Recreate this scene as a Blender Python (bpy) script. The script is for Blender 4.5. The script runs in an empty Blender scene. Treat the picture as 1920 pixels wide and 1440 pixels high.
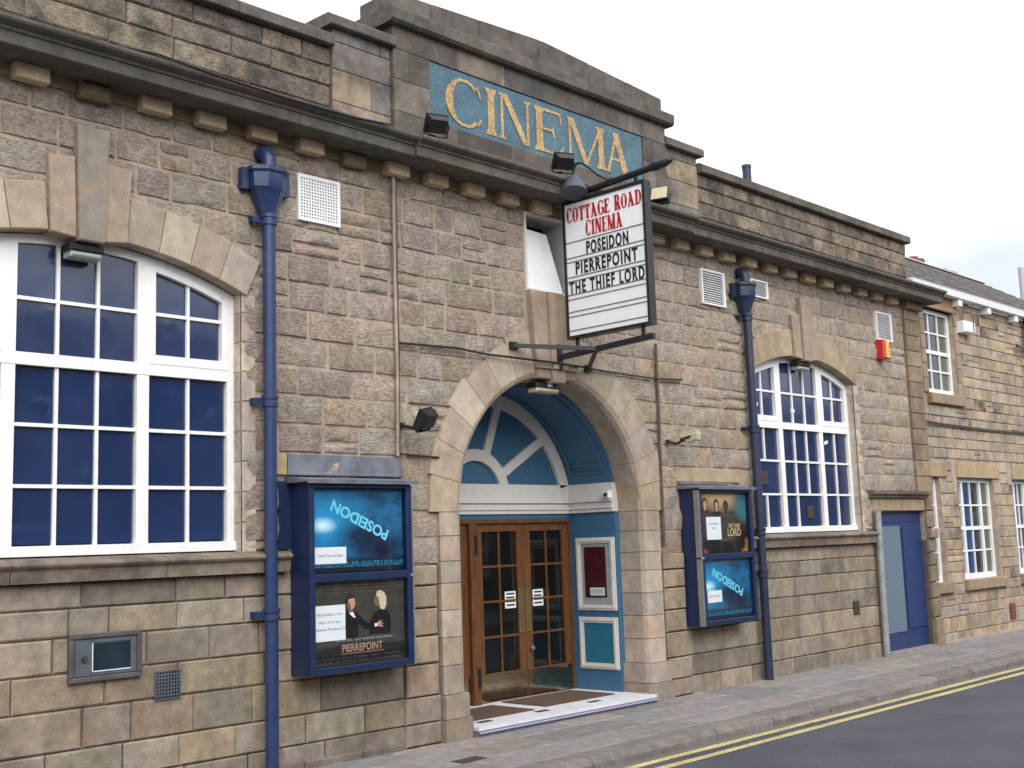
import bpy, math, random
from mathutils import Matrix, Vector
random.seed(11)
SC = bpy.context.scene
COL = SC.collection
rad = math.radians

# ------------------------------------------------------------------ camera
F_PX = 2214.756
YAW, PITCH, ROLL = rad(46.0587), rad(7.69554), rad(-1.97483)
CAM = Vector((-9.03233, -8.12348, 1.7377))
FWD = Vector((math.sin(YAW) * math.cos(PITCH), math.cos(YAW) * math.cos(PITCH), math.sin(PITCH)))
RGT = Vector((math.cos(YAW), -math.sin(YAW), 0.0))
UPV = RGT.cross(FWD)
R2 = RGT * math.cos(ROLL) + UPV * math.sin(ROLL)
U2 = -RGT * math.sin(ROLL) + UPV * math.cos(ROLL)
cam_data = bpy.data.cameras.new('camera')
cam_data.sensor_width = 36.0
cam_data.lens = F_PX / 1920 * 36.0
cam_data.clip_end = 2000
cam = bpy.data.objects.new('camera', cam_data)
cam.matrix_world = Matrix(((R2.x, U2.x, -FWD.x, CAM.x), (R2.y, U2.y, -FWD.y, CAM.y),
                           (R2.z, U2.z, -FWD.z, CAM.z), (0, 0, 0, 1)))
COL.objects.link(cam)
SC.camera = cam

# ------------------------------------------------------------------ sky and sun (bright overcast)
SUN_EL, SUN_AZ = rad(42), rad(205)      # azimuth measured from +y towards +x: sun in front of the facade, behind cloud
world = bpy.data.worlds.new('World')
SC.world = world
world.use_nodes = True
wn, wl = world.node_tree.nodes, world.node_tree.links
wn.clear()
w_out = wn.new('ShaderNodeOutputWorld')
w_bg = wn.new('ShaderNodeBackground')
w_sky = wn.new('ShaderNodeTexSky')
w_sky.sky_type = 'NISHITA'
w_sky.sun_disc = False
w_sky.sun_elevation = SUN_EL
w_sky.sun_rotation = SUN_AZ
w_sky.dust_density = 3.0
w_tc = wn.new('ShaderNodeTexCoord')
w_no = wn.new('ShaderNodeTexNoise')
w_no.inputs['Scale'].default_value = 2.2
w_no.inputs['Detail'].default_value = 5
w_rp = wn.new('ShaderNodeValToRGB')                 # cloud brightness
w_rp.color_ramp.elements[0].position = 0.33
w_rp.color_ramp.elements[0].color = (3.5, 3.75, 4.2, 1)
w_rp.color_ramp.elements[1].position = 0.58
w_rp.color_ramp.elements[1].color = (6.6, 6.7, 6.9, 1)
w_mx = wn.new('ShaderNodeMix')
w_mx.data_type = 'RGBA'
w_mx.inputs['Factor'].default_value = 0.88          # cloud cover over the blue sky
w_mp = wn.new('ShaderNodeMapping')
w_mp.inputs['Location'].default_value = (10.2, 5.4, 13.8)
w_mp.inputs['Scale'].default_value = (1.0, 1.0, 1.8)
wl.new(w_tc.outputs['Generated'], w_mp.inputs['Vector'])
wl.new(w_mp.outputs['Vector'], w_no.inputs['Vector'])
wl.new(w_no.outputs['Fac'], w_rp.inputs['Fac'])
wl.new(w_sky.outputs['Color'], w_mx.inputs[6])
wl.new(w_rp.outputs['Color'], w_mx.inputs[7])
wl.new(w_mx.outputs[2], w_bg.inputs['Color'])
wl.new(w_bg.outputs['Background'], w_out.inputs['Surface'])
w_bg.inputs['Strength'].default_value = 0.12
sun_d = bpy.data.lights.new('sun', 'SUN')
sun_d.energy = 1.5
sun_d.angle = rad(60)
sun_d.color = (1.0, 0.975, 0.94)
sun = bpy.data.objects.new('sun', sun_d)
sdir = Vector((math.sin(SUN_AZ) * math.cos(SUN_EL), math.cos(SUN_AZ) * math.cos(SUN_EL), math.sin(SUN_EL)))
sun.rotation_euler = sdir.to_track_quat('Z', 'Y').to_euler()
sun.location = (-6, -12, 15)
COL.objects.link(sun)
SC.view_settings.view_transform = 'Standard'
SC.view_settings.look = 'None'
SC.view_settings.gamma = 1
SC.view_settings.use_curve_mapping = False
SC.view_settings.exposure = 1.08
SC.cycles.max_bounces = 6
SC.cycles.diffuse_bounces = 3
SC.cycles.glossy_bounces = 3
SC.cycles.transparent_max_bounces = 6


def project(p):
    d = Vector(p) - CAM
    w = d.dot(FWD)
    if w < 0.1:
        return None
    return 960 + F_PX * d.dot(R2) / w, 720 - F_PX * d.dot(U2) / w, w


# ------------------------------------------------------------------ materials
def new_mat(name):
    m = bpy.data.materials.new(name)
    m.use_nodes = True
    nt = m.node_tree
    return m, nt.nodes, nt.links, nt.nodes['Principled BSDF']


def noise(n, l, vec, scale, detail=4, rough=0.55, sx=None):
    t = n.new('ShaderNodeTexNoise')
    t.inputs['Scale'].default_value = scale
    t.inputs['Detail'].default_value = detail
    t.inputs['Roughness'].default_value = rough
    if sx:
        mp = n.new('ShaderNodeMapping')
        mp.inputs['Scale'].default_value = sx
        l.new(vec, mp.inputs['Vector'])
        vec = mp.outputs['Vector']
    l.new(vec, t.inputs['Vector'])
    return t.outputs['Fac']


def ramp(n, l, fac, a, b, ca=(0, 0, 0, 1), cb=(1, 1, 1, 1)):
    r = n.new('ShaderNodeValToRGB')
    r.color_ramp.elements[0].position = a
    r.color_ramp.elements[1].position = b
    r.color_ramp.elements[0].color = ca
    r.color_ramp.elements[1].color = cb
    l.new(fac, r.inputs['Fac'])
    return r.outputs['Color']


def mix(n, l, fac, a, b, mode='MIX'):
    m = n.new('ShaderNodeMix')
    m.data_type = 'RGBA'
    m.blend_type = mode
    for sock, v in ((0, fac), (6, a), (7, b)):
        if isinstance(v, (int, float)):
            m.inputs[sock].default_value = v
        elif isinstance(v, tuple):
            m.inputs[sock].default_value = v if len(v) == 4 else (*v, 1)
        else:
            l.new(v, m.inputs[sock])
    return m.outputs[2]


def math_n(n, l, op, a, b):
    m = n.new('ShaderNodeMath')
    m.operation = op
    for i, v in enumerate((a, b)):
        if isinstance(v, (int, float)):
            m.inputs[i].default_value = v
        else:
            l.new(v, m.inputs[i])
    return m.outputs[0]


def bump(n, l, bsdf, h, strength, dist, prev=None):
    b = n.new('ShaderNodeBump')
    b.inputs['Strength'].default_value = strength
    b.inputs['Distance'].default_value = dist
    l.new(h, b.inputs['Height'])
    if prev is not None:
        l.new(prev, b.inputs['Normal'])
    l.new(b.outputs['Normal'], bsdf.inputs['Normal'])
    return b.outputs['Normal']


def stone_mat(name, attr=False, ochre=0.35, soot=0.25, sootcol=(0.055, 0.05, 0.045), rock=0.0, fine=0.25, var=0.35, flat=None):
    """sandstone: the block's own tint, ochre iron patches, soot and fine grain"""
    m, n, l, b = new_mat(name)
    pos = n.new('ShaderNodeNewGeometry').outputs['Position']
    if flat:
        rgb = n.new('ShaderNodeRGB')
        rgb.outputs[0].default_value = (*flat, 1)
        tint = rgb.outputs[0]
    elif attr:
        at = n.new('ShaderNodeAttribute')
        at.attribute_name = 'tint'
        tint = at.outputs['Color']
    else:
        tint = n.new('ShaderNodeObjectInfo').outputs['Color']
    mid = noise(n, l, pos, 9, 6, 0.65)
    v = ramp(n, l, mid, 0.25, 0.75, (1 - var, 1 - var, 1 - var, 1), (1 + var * 0.7, 1 + var * 0.66, 1 + var * 0.6, 1))
    c = mix(n, l, 1.0, tint, v, 'MULTIPLY')
    # iron-stained patches, stretched along the bedding
    on = ramp(n, l, noise(n, l, pos, 1.7, 5, 0.62, (1, 1, 2.2)), 0.56, 0.72)
    c = mix(n, l, math_n(n, l, 'MULTIPLY', on, ochre), c, (0.36, 0.215, 0.095))
    # soot, in blotches and streaks
    sn = ramp(n, l, noise(n, l, pos, 3.4 if soot > 0.6 else 2.6, 7, 0.68, (1.0, 1.0, 1.0) if soot > 0.6 else (1.4, 1.4, 0.7)), 0.42, 0.66)
    c = mix(n, l, math_n(n, l, 'MULTIPLY', sn, soot), c, sootcol)
    # grain and pits
    gr = noise(n, l, pos, 85, 3, 0.7)
    c = mix(n, l, 0.45, c, mix(n, l, 1.0, c, ramp(n, l, gr, 0.3, 0.7, (0.55, 0.54, 0.53, 1), (1.35, 1.34, 1.32, 1)), 'MULTIPLY'))
    l.new(c, b.inputs['Base Color'])
    b.inputs['Roughness'].default_value = 0.9
    b.inputs['Specular IOR Level'].default_value = 0.25
    nb = bump(n, l, b, gr, 0.5, 0.003)
    nb = bump(n, l, b, noise(n, l, pos, 26, 6, 0.7), fine, 0.012, nb)
    if rock:
        rk = noise(n, l, pos, 33, 7, 0.78, (0.7, 1, 1.4))
        nb = bump(n, l, b, rk, min(rock, 1.0), 0.06, nb)
        if rock > 0.5:      # low parts of the tooling coloured darker, crests paler
            c2 = mix(n, l, 1.0, c, ramp(n, l, rk, 0.38, 0.56, (0.68, 0.66, 0.635, 1), (1.24, 1.23, 1.21, 1)), 'MULTIPLY')
            l.new(c2, b.inputs['Base Color'])
    return m


def plain(name, col, rough=0.5, metal=0.0, var=0.12, scale=12, bs=0.1, bscale=40, spec=0.5, dirt=None, dirt_amt=0.3, coat=0.0):
    m, n, l, b = new_mat(name)
    pos = n.new('ShaderNodeNewGeometry').outputs['Position']
    f = noise(n, l, pos, scale, 5, 0.6)
    c = mix(n, l, 1.0, (*col, 1), ramp(n, l, f, 0.3, 0.7, (1 - var,) * 3 + (1,), (1 + var,) * 3 + (1,)), 'MULTIPLY')
    if dirt:
        d = ramp(n, l, noise(n, l, pos, 3.5, 7, 0.7, (1.5, 1.5, 0.5)), 0.5, 0.75)
        c = mix(n, l, math_n(n, l, 'MULTIPLY', d, dirt_amt), c, dirt)
    l.new(c, b.inputs['Base Color'])
    rr = ramp(n, l, noise(n, l, pos, scale * 2.3, 4), 0.3, 0.7, (max(rough - 0.08, 0.02),) * 3 + (1,), (min(rough + 0.1, 1),) * 3 + (1,))
    l.new(rr, b.inputs['Roughness'])
    b.inputs['Metallic'].default_value = metal
    b.inputs['Specular IOR Level'].default_value = spec
    b.inputs['Coat Weight'].default_value = coat
    b.inputs['Coat Roughness'].default_value = 0.05
    if bs:
        bump(n, l, b, noise(n, l, pos, bscale, 4), bs, 0.004)
    return m


M = {}
M['rock'] = stone_mat('rock_faced_sandstone', rock=0.9, fine=0.4, soot=0.13, ochre=0.36)
M['rock_attr'] = stone_mat('rock_faced_sandstone_mass', attr=True, rock=0.9, fine=0.4, soot=0.13, ochre=0.36)
M['ashlar'] = stone_mat('dressed_sandstone', rock=0.16, fine=0.3, soot=0.42, ochre=0.35)
M['ashlar_attr'] = stone_mat('dressed_sandstone_mass', attr=True, rock=0.16, fine=0.3, soot=0.42, ochre=0.35)
M['vouss'] = stone_mat('smooth_sandstone', rock=0.05, fine=0.22, soot=0.26, ochre=0.4, var=0.25)
M['para'] = stone_mat('sooty_rock_sandstone', rock=0.6, fine=0.4, soot=0.95, ochre=0.35)
M['para_attr'] = stone_mat('sooty_rock_sandstone_mass', attr=True, rock=0.6, fine=0.4, soot=0.85, ochre=0.35)
M['parasm'] = stone_mat('sooty_dressed_sandstone', rock=0.05, fine=0.2, soot=0.75, ochre=0.15)
M['cornice'] = stone_mat('weathered_cornice_stone', rock=0.04, fine=0.25, soot=0.7, ochre=0.1)
M['mortar'] = stone_mat('lime_mortar', flat=(0.42, 0.345, 0.28), rock=0.15, fine=0.5, soot=0.35, ochre=0.2)
M['mortar_dark'] = stone_mat('old_mortar', flat=(0.14, 0.115, 0.09), rock=0.15, fine=0.5, soot=0.5, ochre=0.2)
M['flag'] = stone_mat('yorkstone_flag', rock=0.08, fine=0.35, soot=0.25, ochre=0.1, sootcol=(0.08, 0.075, 0.075))
M['navy'] = plain('navy_paint', (0.015, 0.035, 0.108), 0.38, var=0.18, dirt=(0.06, 0.06, 0.075), dirt_amt=0.35, bs=0.3)
M['navy_dark'] = plain('dark_navy_paint', (0.012, 0.024, 0.058), 0.45, var=0.2, dirt=(0.06, 0.05, 0.045), dirt_amt=0.5, bs=0.3)
M['navy_case'] = plain('navy_case_paint', (0.009, 0.021, 0.072), 0.35, var=0.12, dirt=(0.05, 0.06, 0.1), dirt_amt=0.25)
M['pane'] = plain('blue_blacked_out_glass', (0.013, 0.028, 0.088), 0.10, var=0.14, scale=1.5, bs=0.3, bscale=2.2, spec=0.95)
M['white'] = plain('white_gloss_paint', (0.80, 0.80, 0.80), 0.4, var=0.04, dirt=(0.5, 0.48, 0.44), dirt_amt=0.35, bs=0.12)
M['whitepl'] = plain('white_plastic', (0.80, 0.81, 0.82), 0.45, var=0.03, dirt=(0.55, 0.55, 0.53), dirt_amt=0.4)
M['cream'] = plain('cream_paint', (0.62, 0.60, 0.575), 0.5, var=0.05, dirt=(0.36, 0.34, 0.31), dirt_amt=0.3)
M['blue'] = plain('mid_blue_paint', (0.042, 0.125, 0.225), 0.42, var=0.08, dirt=(0.03, 0.08, 0.16), dirt_amt=0.3)
M['teal'] = plain('teal_paint', (0.02, 0.145, 0.22), 0.45, var=0.08)
M['doorblue'] = plain('royal_blue_paint', (0.016, 0.035, 0.13), 0.4, var=0.08)
M['doorgrey'] = plain('blue_grey_panel_paint', (0.115, 0.165, 0.215), 0.5, var=0.05)
M['black'] = plain('black_paint', (0.012, 0.012, 0.014), 0.4, var=0.3)
M['blackmatt'] = plain('black_matt', (0.01, 0.01, 0.01), 0.8)
M['dark'] = plain('dark_interior', (0.006, 0.006, 0.006), 0.9)
M['lead'] = plain('lead_sheet', (0.17, 0.185, 0.22), 0.5, metal=0.2, var=0.3, scale=7, dirt=(0.08, 0.085, 0.1), dirt_amt=0.6)
M['alu'] = plain('aluminium', (0.42, 0.43, 0.45), 0.4, metal=0.8)
M['galv'] = plain('galvanised_pipe', (0.30, 0.32, 0.33), 0.5, metal=0.3, var=0.25, dirt=(0.25, 0.16, 0.05), dirt_amt=0.35)
M['brass'] = plain('worn_brass', (0.46, 0.37, 0.19), 0.35, metal=1.0, var=0.15, scale=6)
M['kick'] = plain('brass_kick_plate', (0.36, 0.29, 0.19), 0.12, metal=1.0, var=0.15, scale=6)
M['boxpaint'] = plain('slate_blue_paint', (0.085, 0.10, 0.125), 0.45, var=0.2, dirt=(0.07, 0.05, 0.045), dirt_amt=0.6)
M['boxframe'] = plain('brownish_slate_paint', (0.085, 0.075, 0.08), 0.5, var=0.25, dirt=(0.06, 0.03, 0.025), dirt_amt=0.7)
M['mat'] = plain('coir_mat', (0.085, 0.052, 0.035), 0.95, var=0.35, scale=60, bs=0.6, bscale=160)
M['marble'] = plain('white_marble_step', (0.66, 0.67, 0.70), 0.4, var=0.1, scale=5, dirt=(0.40, 0.39, 0.40), dirt_amt=0.5)
M['nosing'] = plain('blue_grey_step_paint', (0.17, 0.17, 0.27), 0.5, var=0.12)
M['signwhite'] = plain('sign_board_white', (0.84, 0.86, 0.89), 0.35, var=0.03, dirt=(0.6, 0.6, 0.6), dirt_amt=0.4)
M['red'] = plain('sign_red', (0.42, 0.012, 0.02), 0.5, var=0.05)
M['ink'] = plain('black_lettering', (0.012, 0.012, 0.014), 0.6)
M['railgrey'] = plain('sign_rail_grey', (0.12, 0.12, 0.125), 0.5)
M['gooseneck'] = plain('grey_blue_lamp', (0.05, 0.065, 0.085), 0.4, var=0.1)
M['lampcream'] = plain('yellowed_lamp_glass', (0.50, 0.46, 0.30), 0.35, var=0.08)
M['alarmred'] = plain('alarm_red', (0.55, 0.02, 0.02), 0.35, var=0.04)
M['alarmyel'] = plain('alarm_yellow', (0.78, 0.50, 0.06), 0.35, var=0.04)
M['flue'] = plain('mauve_grey_flue', (0.42, 0.38, 0.45), 0.5)
M['gapdark'] = plain('vent_hole_dark', (0.03, 0.03, 0.03), 0.9)  # near-black stands in for shade inside vent holes; also the lamp seam
M['terra'] = plain('rusty_vent_brown', (0.05, 0.03, 0.028), 0.8, var=0.2)
M['redpot'] = plain('terracotta_pot', (0.16, 0.05, 0.04), 0.8, var=0.15)
M['paper'] = plain('notice_paper', (0.72, 0.78, 0.82), 0.6, var=0.02)
M['maroon'] = plain('maroon_board', (0.05, 0.008, 0.014), 0.3, var=0.1)
M['palegrey'] = plain('pale_grey_lining', (0.30, 0.34, 0.33), 0.4, var=0.08)
M['gold'] = None


def wood_mat():
    m, n, l, b = new_mat('varnished_oak')
    pos = n.new('ShaderNodeNewGeometry').outputs['Position']
    f = noise(n, l, pos, 6, 6, 0.6, (9, 9, 0.7))
    c = ramp(n, l, f, 0.25, 0.75, (0.06, 0.025, 0.009, 1), (0.19, 0.082, 0.03, 1))
    l.new(c, b.inputs['Base Color'])
    b.inputs['Roughness'].default_value = 0.32
    bump(n, l, b, f, 0.15, 0.003)
    return m


M['wood'] = wood_mat()
M['wooddark'] = plain('dark_stained_wood', (0.045, 0.018, 0.008), 0.35, var=0.25)


def glass_mat(name, col=(0.012, 0.012, 0.012), rough=0.04, wav=0.05):
    m, n, l, b = new_mat(name)
    pos = n.new('ShaderNodeNewGeometry').outputs['Position']
    l.new(mix(n, l, 1.0, (*col, 1), ramp(n, l, noise(n, l, pos, 3, 3), 0.3, 0.7, (0.6, 0.6, 0.6, 1), (1.4, 1.4, 1.4, 1)), 'MULTIPLY'), b.inputs['Base Color'])
    b.inputs['Roughness'].default_value = rough
    bump(n, l, b, noise(n, l, pos, 2.5, 2), wav, 0.01)
    return m


M['doorglass'] = glass_mat('dark_door_glass', (0.006, 0.006, 0.007))
M['houseglass'] = glass_mat('house_window_glass', (0.035, 0.045, 0.055))
M['curtain'] = glass_mat('blue_curtain_behind_glass', (0.02, 0.06, 0.16), 0.08)
M['curtainpale'] = glass_mat('pale_curtain_behind_glass', (0.12, 0.14, 0.10), 0.08)
M['mirrorglass'] = glass_mat('meter_box_glass', (0.012, 0.026, 0.036), 0.2, 1.0)


def clear_glass():
    m, n, l, b = new_mat('case_glazing')
    n.remove(b)
    out = n['Material Output']
    tr = n.new('ShaderNodeBsdfTransparent')
    gl = n.new('ShaderNodeBsdfGlossy')
    gl.inputs['Roughness'].default_value = 0.03
    fr = n.new('ShaderNodeFresnel')
    fr.inputs['IOR'].default_value = 1.5
    mx = n.new('ShaderNodeMixShader')
    bf = n.new('ShaderNodeNewGeometry').outputs['Backfacing']
    l.new(math_n(n, l, 'MULTIPLY', fr.outputs[0], math_n(n, l, 'SUBTRACT', 1.0, bf)), mx.inputs[0])
    l.new(tr.outputs[0], mx.inputs[1])
    l.new(gl.outputs[0], mx.inputs[2])
    l.new(mx.outputs[0], out.inputs['Surface'])
    return m


M['clear'] = clear_glass()


def mosaic_mat(name, c1, c2, groutc, rough=0.3, metal=0.0):
    """small tesserae in slightly wavy rows"""
    m, n, l, b = new_mat(name)
    pos = n.new('ShaderNodeNewGeometry').outputs['Position']
    sep = n.new('ShaderNodeSeparateXYZ')
    l.new(pos, sep.inputs[0])
    comb = n.new('ShaderNodeCombineXYZ')
    wob = noise(n, l, pos, 1.6, 2)
    l.new(sep.outputs[0], comb.inputs[0])
    l.new(math_n(n, l, 'ADD', sep.outputs[2], math_n(n, l, 'MULTIPLY', wob, 0.03)), comb.inputs[1])
    br = n.new('ShaderNodeTexBrick')
    br.inputs['Scale'].default_value = 1.0
    br.inputs['Brick Width'].default_value = 0.026
    br.inputs['Row Height'].default_value = 0.017
    br.inputs['Mortar Size'].default_value = 0.0022
    br.inputs['Color1'].default_value = (*c1, 1)
    br.inputs['Color2'].default_value = (*c2, 1)
    br.inputs['Mortar'].default_value = (*groutc, 1)
    l.new(comb.outputs[0], br.inputs['Vector'])
    big = ramp(n, l, noise(n, l, pos, 4, 6, 0.7), 0.3, 0.7, (0.65, 0.68, 0.72, 1), (1.3, 1.28, 1.22, 1))
    c = mix(n, l, 1.0, br.outputs['Color'], big, 'MULTIPLY')
    fine = noise(n, l, pos, 60, 2, 0.5)
    c = mix(n, l, 0.6, c, mix(n, l, 1.0, c, ramp(n, l, fine, 0.35, 0.65, (0.45, 0.45, 0.45, 1), (1.7, 1.7, 1.7, 1)), 'MULTIPLY'))
    l.new(c, b.inputs['Base Color'])
    b.inputs['Roughness'].default_value = rough
    b.inputs['Metallic'].default_value = metal
    bump(n, l, b, br.outputs['Fac'], -0.4, 0.004)
    return m


M['mosaic'] = mosaic_mat('blue_mosaic', (0.040, 0.110, 0.165), (0.065, 0.155, 0.215), (0.05, 0.08, 0.10), 0.45)
M['gold'] = mosaic_mat('gold_mosaic', (0.42, 0.27, 0.10), (0.55, 0.38, 0.16), (0.20, 0.13, 0.06), 0.45, 0.0)
M['goldedge'] = plain('brown_mosaic_outline', (0.10, 0.05, 0.03), 0.6)


def asphalt_mat():
    m, n, l, b = new_mat('worn_asphalt')
    pos = n.new('ShaderNodeNewGeometry').outputs['Position']
    sep = n.new('ShaderNodeSeparateXYZ')
    l.new(pos, sep.inputs[0])
    c = ramp(n, l, noise(n, l, pos, 1.1, 6, 0.62), 0.3, 0.7, (0.043, 0.047, 0.060, 1), (0.072, 0.077, 0.092, 1))
    gr = noise(n, l, pos, 75, 4, 0.75)
    c = mix(n, l, 0.75, c, mix(n, l, 1.0, c, ramp(n, l, gr, 0.35, 0.68, (0.35, 0.35, 0.36, 1), (1.95, 1.93, 1.9, 1)), 'MULTIPLY'))
    # grit swept into the gutter beside the kerb
    g = math_n(n, l, 'ADD', math_n(n, l, 'MULTIPLY', math_n(n, l, 'ADD', sep.outputs[1], 1.86), 6.0), math_n(n, l, 'MULTIPLY', noise(n, l, pos, 5, 5, 0.7), 0.9))
    gf = ramp(n, l, g, 0.35, 0.95)
    c = mix(n, l, math_n(n, l, 'MULTIPLY', gf, 0.75), c, (0.155, 0.14, 0.12))
    l.new(c, b.inputs['Base Color'])
    b.inputs['Roughness'].default_value = 0.85
    nb = bump(n, l, b, gr, 0.6, 0.006)
    bump(n, l, b, noise(n, l, pos, 9, 4), 0.2, 0.02, nb)
    return m


M['asphalt'] = asphalt_mat()


def yellow_mat():
    m, n, l, b = new_mat('worn_yellow_line')
    pos = n.new('ShaderNodeNewGeometry').outputs['Position']
    w = ramp(n, l, noise(n, l, pos, 38, 6, 0.75), 0.46, 0.64)
    c = mix(n, l, w, (0.60, 0.48, 0.21), (0.25, 0.21, 0.15))
    c = mix(n, l, 1.0, c, ramp(n, l, noise(n, l, pos, 3, 4), 0.3, 0.7, (0.78, 0.78, 0.78, 1), (1.15, 1.15, 1.15, 1)), 'MULTIPLY')
    l.new(c, b.inputs['Base Color'])
    b.inputs['Roughness'].default_value = 0.75
    bump(n, l, b, noise(n, l, pos, 130, 2), 0.5, 0.005)
    return m


M['yellow'] = yellow_mat()


def slate_mat():
    m, n, l, b = new_mat('stone_slate_roof')
    pos = n.new('ShaderNodeNewGeometry').outputs['Position']
    oi = n.new('ShaderNodeObjectInfo').outputs['Random']
    c = ramp(n, l, noise(n, l, pos, 2.2, 6, 0.7, (1, 2, 2)), 0.3, 0.7, (0.08, 0.073, 0.073, 1), (0.165, 0.155, 0.153, 1))
    br = n.new('ShaderNodeTexBrick')
    br.inputs['Scale'].default_value = 1.0
    br.inputs['Brick Width'].default_value = 0.38
    br.inputs['Row Height'].default_value = 50.0
    br.inputs['Mortar Size'].default_value = 0.012
    br.inputs['Color1'].default_value = (0.75, 0.75, 0.78, 1)
    br.inputs['Color2'].default_value = (1.2, 1.15, 1.1, 1)
    br.inputs['Mortar'].default_value = (0.3, 0.3, 0.3, 1)
    l.new(pos, br.inputs['Vector'])
    c = mix(n, l, 1.0, c, br.outputs['Color'], 'MULTIPLY')
    l.new(c, b.inputs['Base Color'])
    b.inputs['Roughness'].default_value = 0.7
    bump(n, l, b, noise(n, l, pos, 20, 5), 0.4, 0.02)
    return m


M['slate'] = slate_mat()

# ------------------------------------------------------------------ mesh building
class MB:
    def __init__(self):
        self.v, self.f, self.mi = [], [], []

    def add(self, vs, fs, mi=0):
        o = len(self.v)
        self.v += [tuple(p) for p in vs]
        self.f += [tuple(i + o for i in q) for q in fs]
        self.mi += [mi] * len(fs)
        return self

    def box(self, x0, x1, y0, y1, z0, z1, mi=0):
        return self.add([(x0, y0, z0), (x1, y0, z0), (x1, y1, z0), (x0, y1, z0), (x0, y0, z1), (x1, y0, z1), (x1, y1, z1), (x0, y1, z1)],
                        [(0, 3, 2, 1), (4, 5, 6, 7), (0, 1, 5, 4), (1, 2, 6, 5), (2, 3, 7, 6), (3, 0, 4, 7)], mi)

    def cbox(self, x0, x1, y0, y1, z0, z1, c=0.008, mi=0):
        """box whose front (-y) edges are chamfered by c"""
        return self.add([(x0 + c, y0, z0 + c), (x1 - c, y0, z0 + c), (x1 - c, y0, z1 - c), (x0 + c, y0, z1 - c),
                         (x0, y0 + c, z0), (x1, y0 + c, z0), (x1, y0 + c, z1), (x0, y0 + c, z1),
                         (x0, y1, z0), (x1, y1, z0), (x1, y1, z1), (x0, y1, z1)],
                        [(0, 1, 2, 3), (4, 5, 1, 0), (5, 6, 2, 1), (6, 7, 3, 2), (7, 4, 0, 3),
                         (8, 9, 5, 4), (9, 10, 6, 5), (10, 11, 7, 6), (11, 8, 4, 7), (11, 10, 9, 8)], mi)

    def prism(self, poly, y0, y1, mi=0, c=0.0):
        """polygon in the x,z plane (any winding) extruded from y0 (front) to y1, front edge chamfered by c"""
        a = sum(poly[i][0] * poly[(i + 1) % len(poly)][1] - poly[(i + 1) % len(poly)][0] * poly[i][1] for i in range(len(poly)))
        if a < 0:
            poly = poly[::-1]
        k = len(poly)
        vs, fs = [], []
        if c > 0:
            cx = sum(p[0] for p in poly) / k
            cz = sum(p[1] for p in poly) / k
            for p in poly:
                d = math.hypot(p[0] - cx, p[1] - cz) or 1
                s = 1 - c * 1.3 / d
                vs.append((cx + (p[0] - cx) * s, y0, cz + (p[1] - cz) * s))
            rings = [(y0 + c)]
        else:
            vs += [(p[0], y0, p[1]) for p in poly]
            rings = []
        for yy in rings + [y1]:
            vs += [(p[0], yy, p[1]) for p in poly]
        fs.append(tuple(range(k)))
        nr = len(vs) // k
        for r in range(nr - 1):
            for i in range(k):
                j = (i + 1) % k
                fs.append((r * k + i, (r + 1) * k + i, (r + 1) * k + j, r * k + j))
        fs.append(tuple(reversed(range((nr - 1) * k, nr * k))))
        return self.add(vs, fs, mi)

    def xprism(self, prof, x0, x1, mi=0):
        """profile in the y,z plane extruded along x"""
        k = len(prof)
        a = sum(prof[i][0] * prof[(i + 1) % k][1] - prof[(i + 1) % k][0] * prof[i][1] for i in range(k))
        if a < 0:
            prof = prof[::-1]
        vs = [(x0, p[0], p[1]) for p in prof] + [(x1, p[0], p[1]) for p in prof]
        fs = [tuple(reversed(range(k))), tuple(range(k, 2 * k))]
        for i in range(k):
            j = (i + 1) % k
            fs.append((i, j, k + j, k + i))
        return self.add(vs, fs, mi)

    def tube(self, pts, r, n=10, mi=0, caps=True):
        pts = [Vector(p) for p in pts]
        rs = r if isinstance(r, (list, tuple)) else [r] * len(pts)
        vs, fs = [], []
        ref = None
        for i, p in enumerate(pts):
            t = (pts[min(i + 1, len(pts) - 1)] - pts[max(i - 1, 0)]).normalized()
            if ref is None:
                ref = Vector((0, 0, 1)) if abs(t.z) < 0.9 else Vector((1, 0, 0))
            u = (ref - t * ref.dot(t)).normalized()
            ref = u
            w = t.cross(u)
            for k in range(n):
                a = 2 * math.pi * k / n
                vs.append(p + (u * math.cos(a) + w * math.sin(a)) * rs[i])
        for i in range(len(pts) - 1):
            for k in range(n):
                j = (k + 1) % n
                fs.append((i * n + k, i * n + j, (i + 1) * n + j, (i + 1) * n + k))
        if caps:
            fs.append(tuple(reversed(range(n))))
            fs.append(tuple(range((len(pts) - 1) * n, len(pts) * n)))
        return self.add(vs, fs, mi)

    def lathe(self, prof, cx, cy, n=16, mi=0, poly=None):
        """prof: (radius, z) pairs around a vertical axis"""
        vs, fs = [], []
        for r, z in prof:
            for k in range(n):
                a = 2 * math.pi * (k + 0.5) / n
                vs.append((cx + r * math.cos(a), cy + r * math.sin(a), z))
        for i in range(len(prof) - 1):
            for k in range(n):
                j = (k + 1) % n
                fs.append((i * n + k, i * n + j, (i + 1) * n + j, (i + 1) * n + k))
        fs.append(tuple(reversed(range(n))))
        fs.append(tuple(range((len(prof) - 1) * n, len(prof) * n)))
        return self.add(vs, fs, mi)

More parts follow.
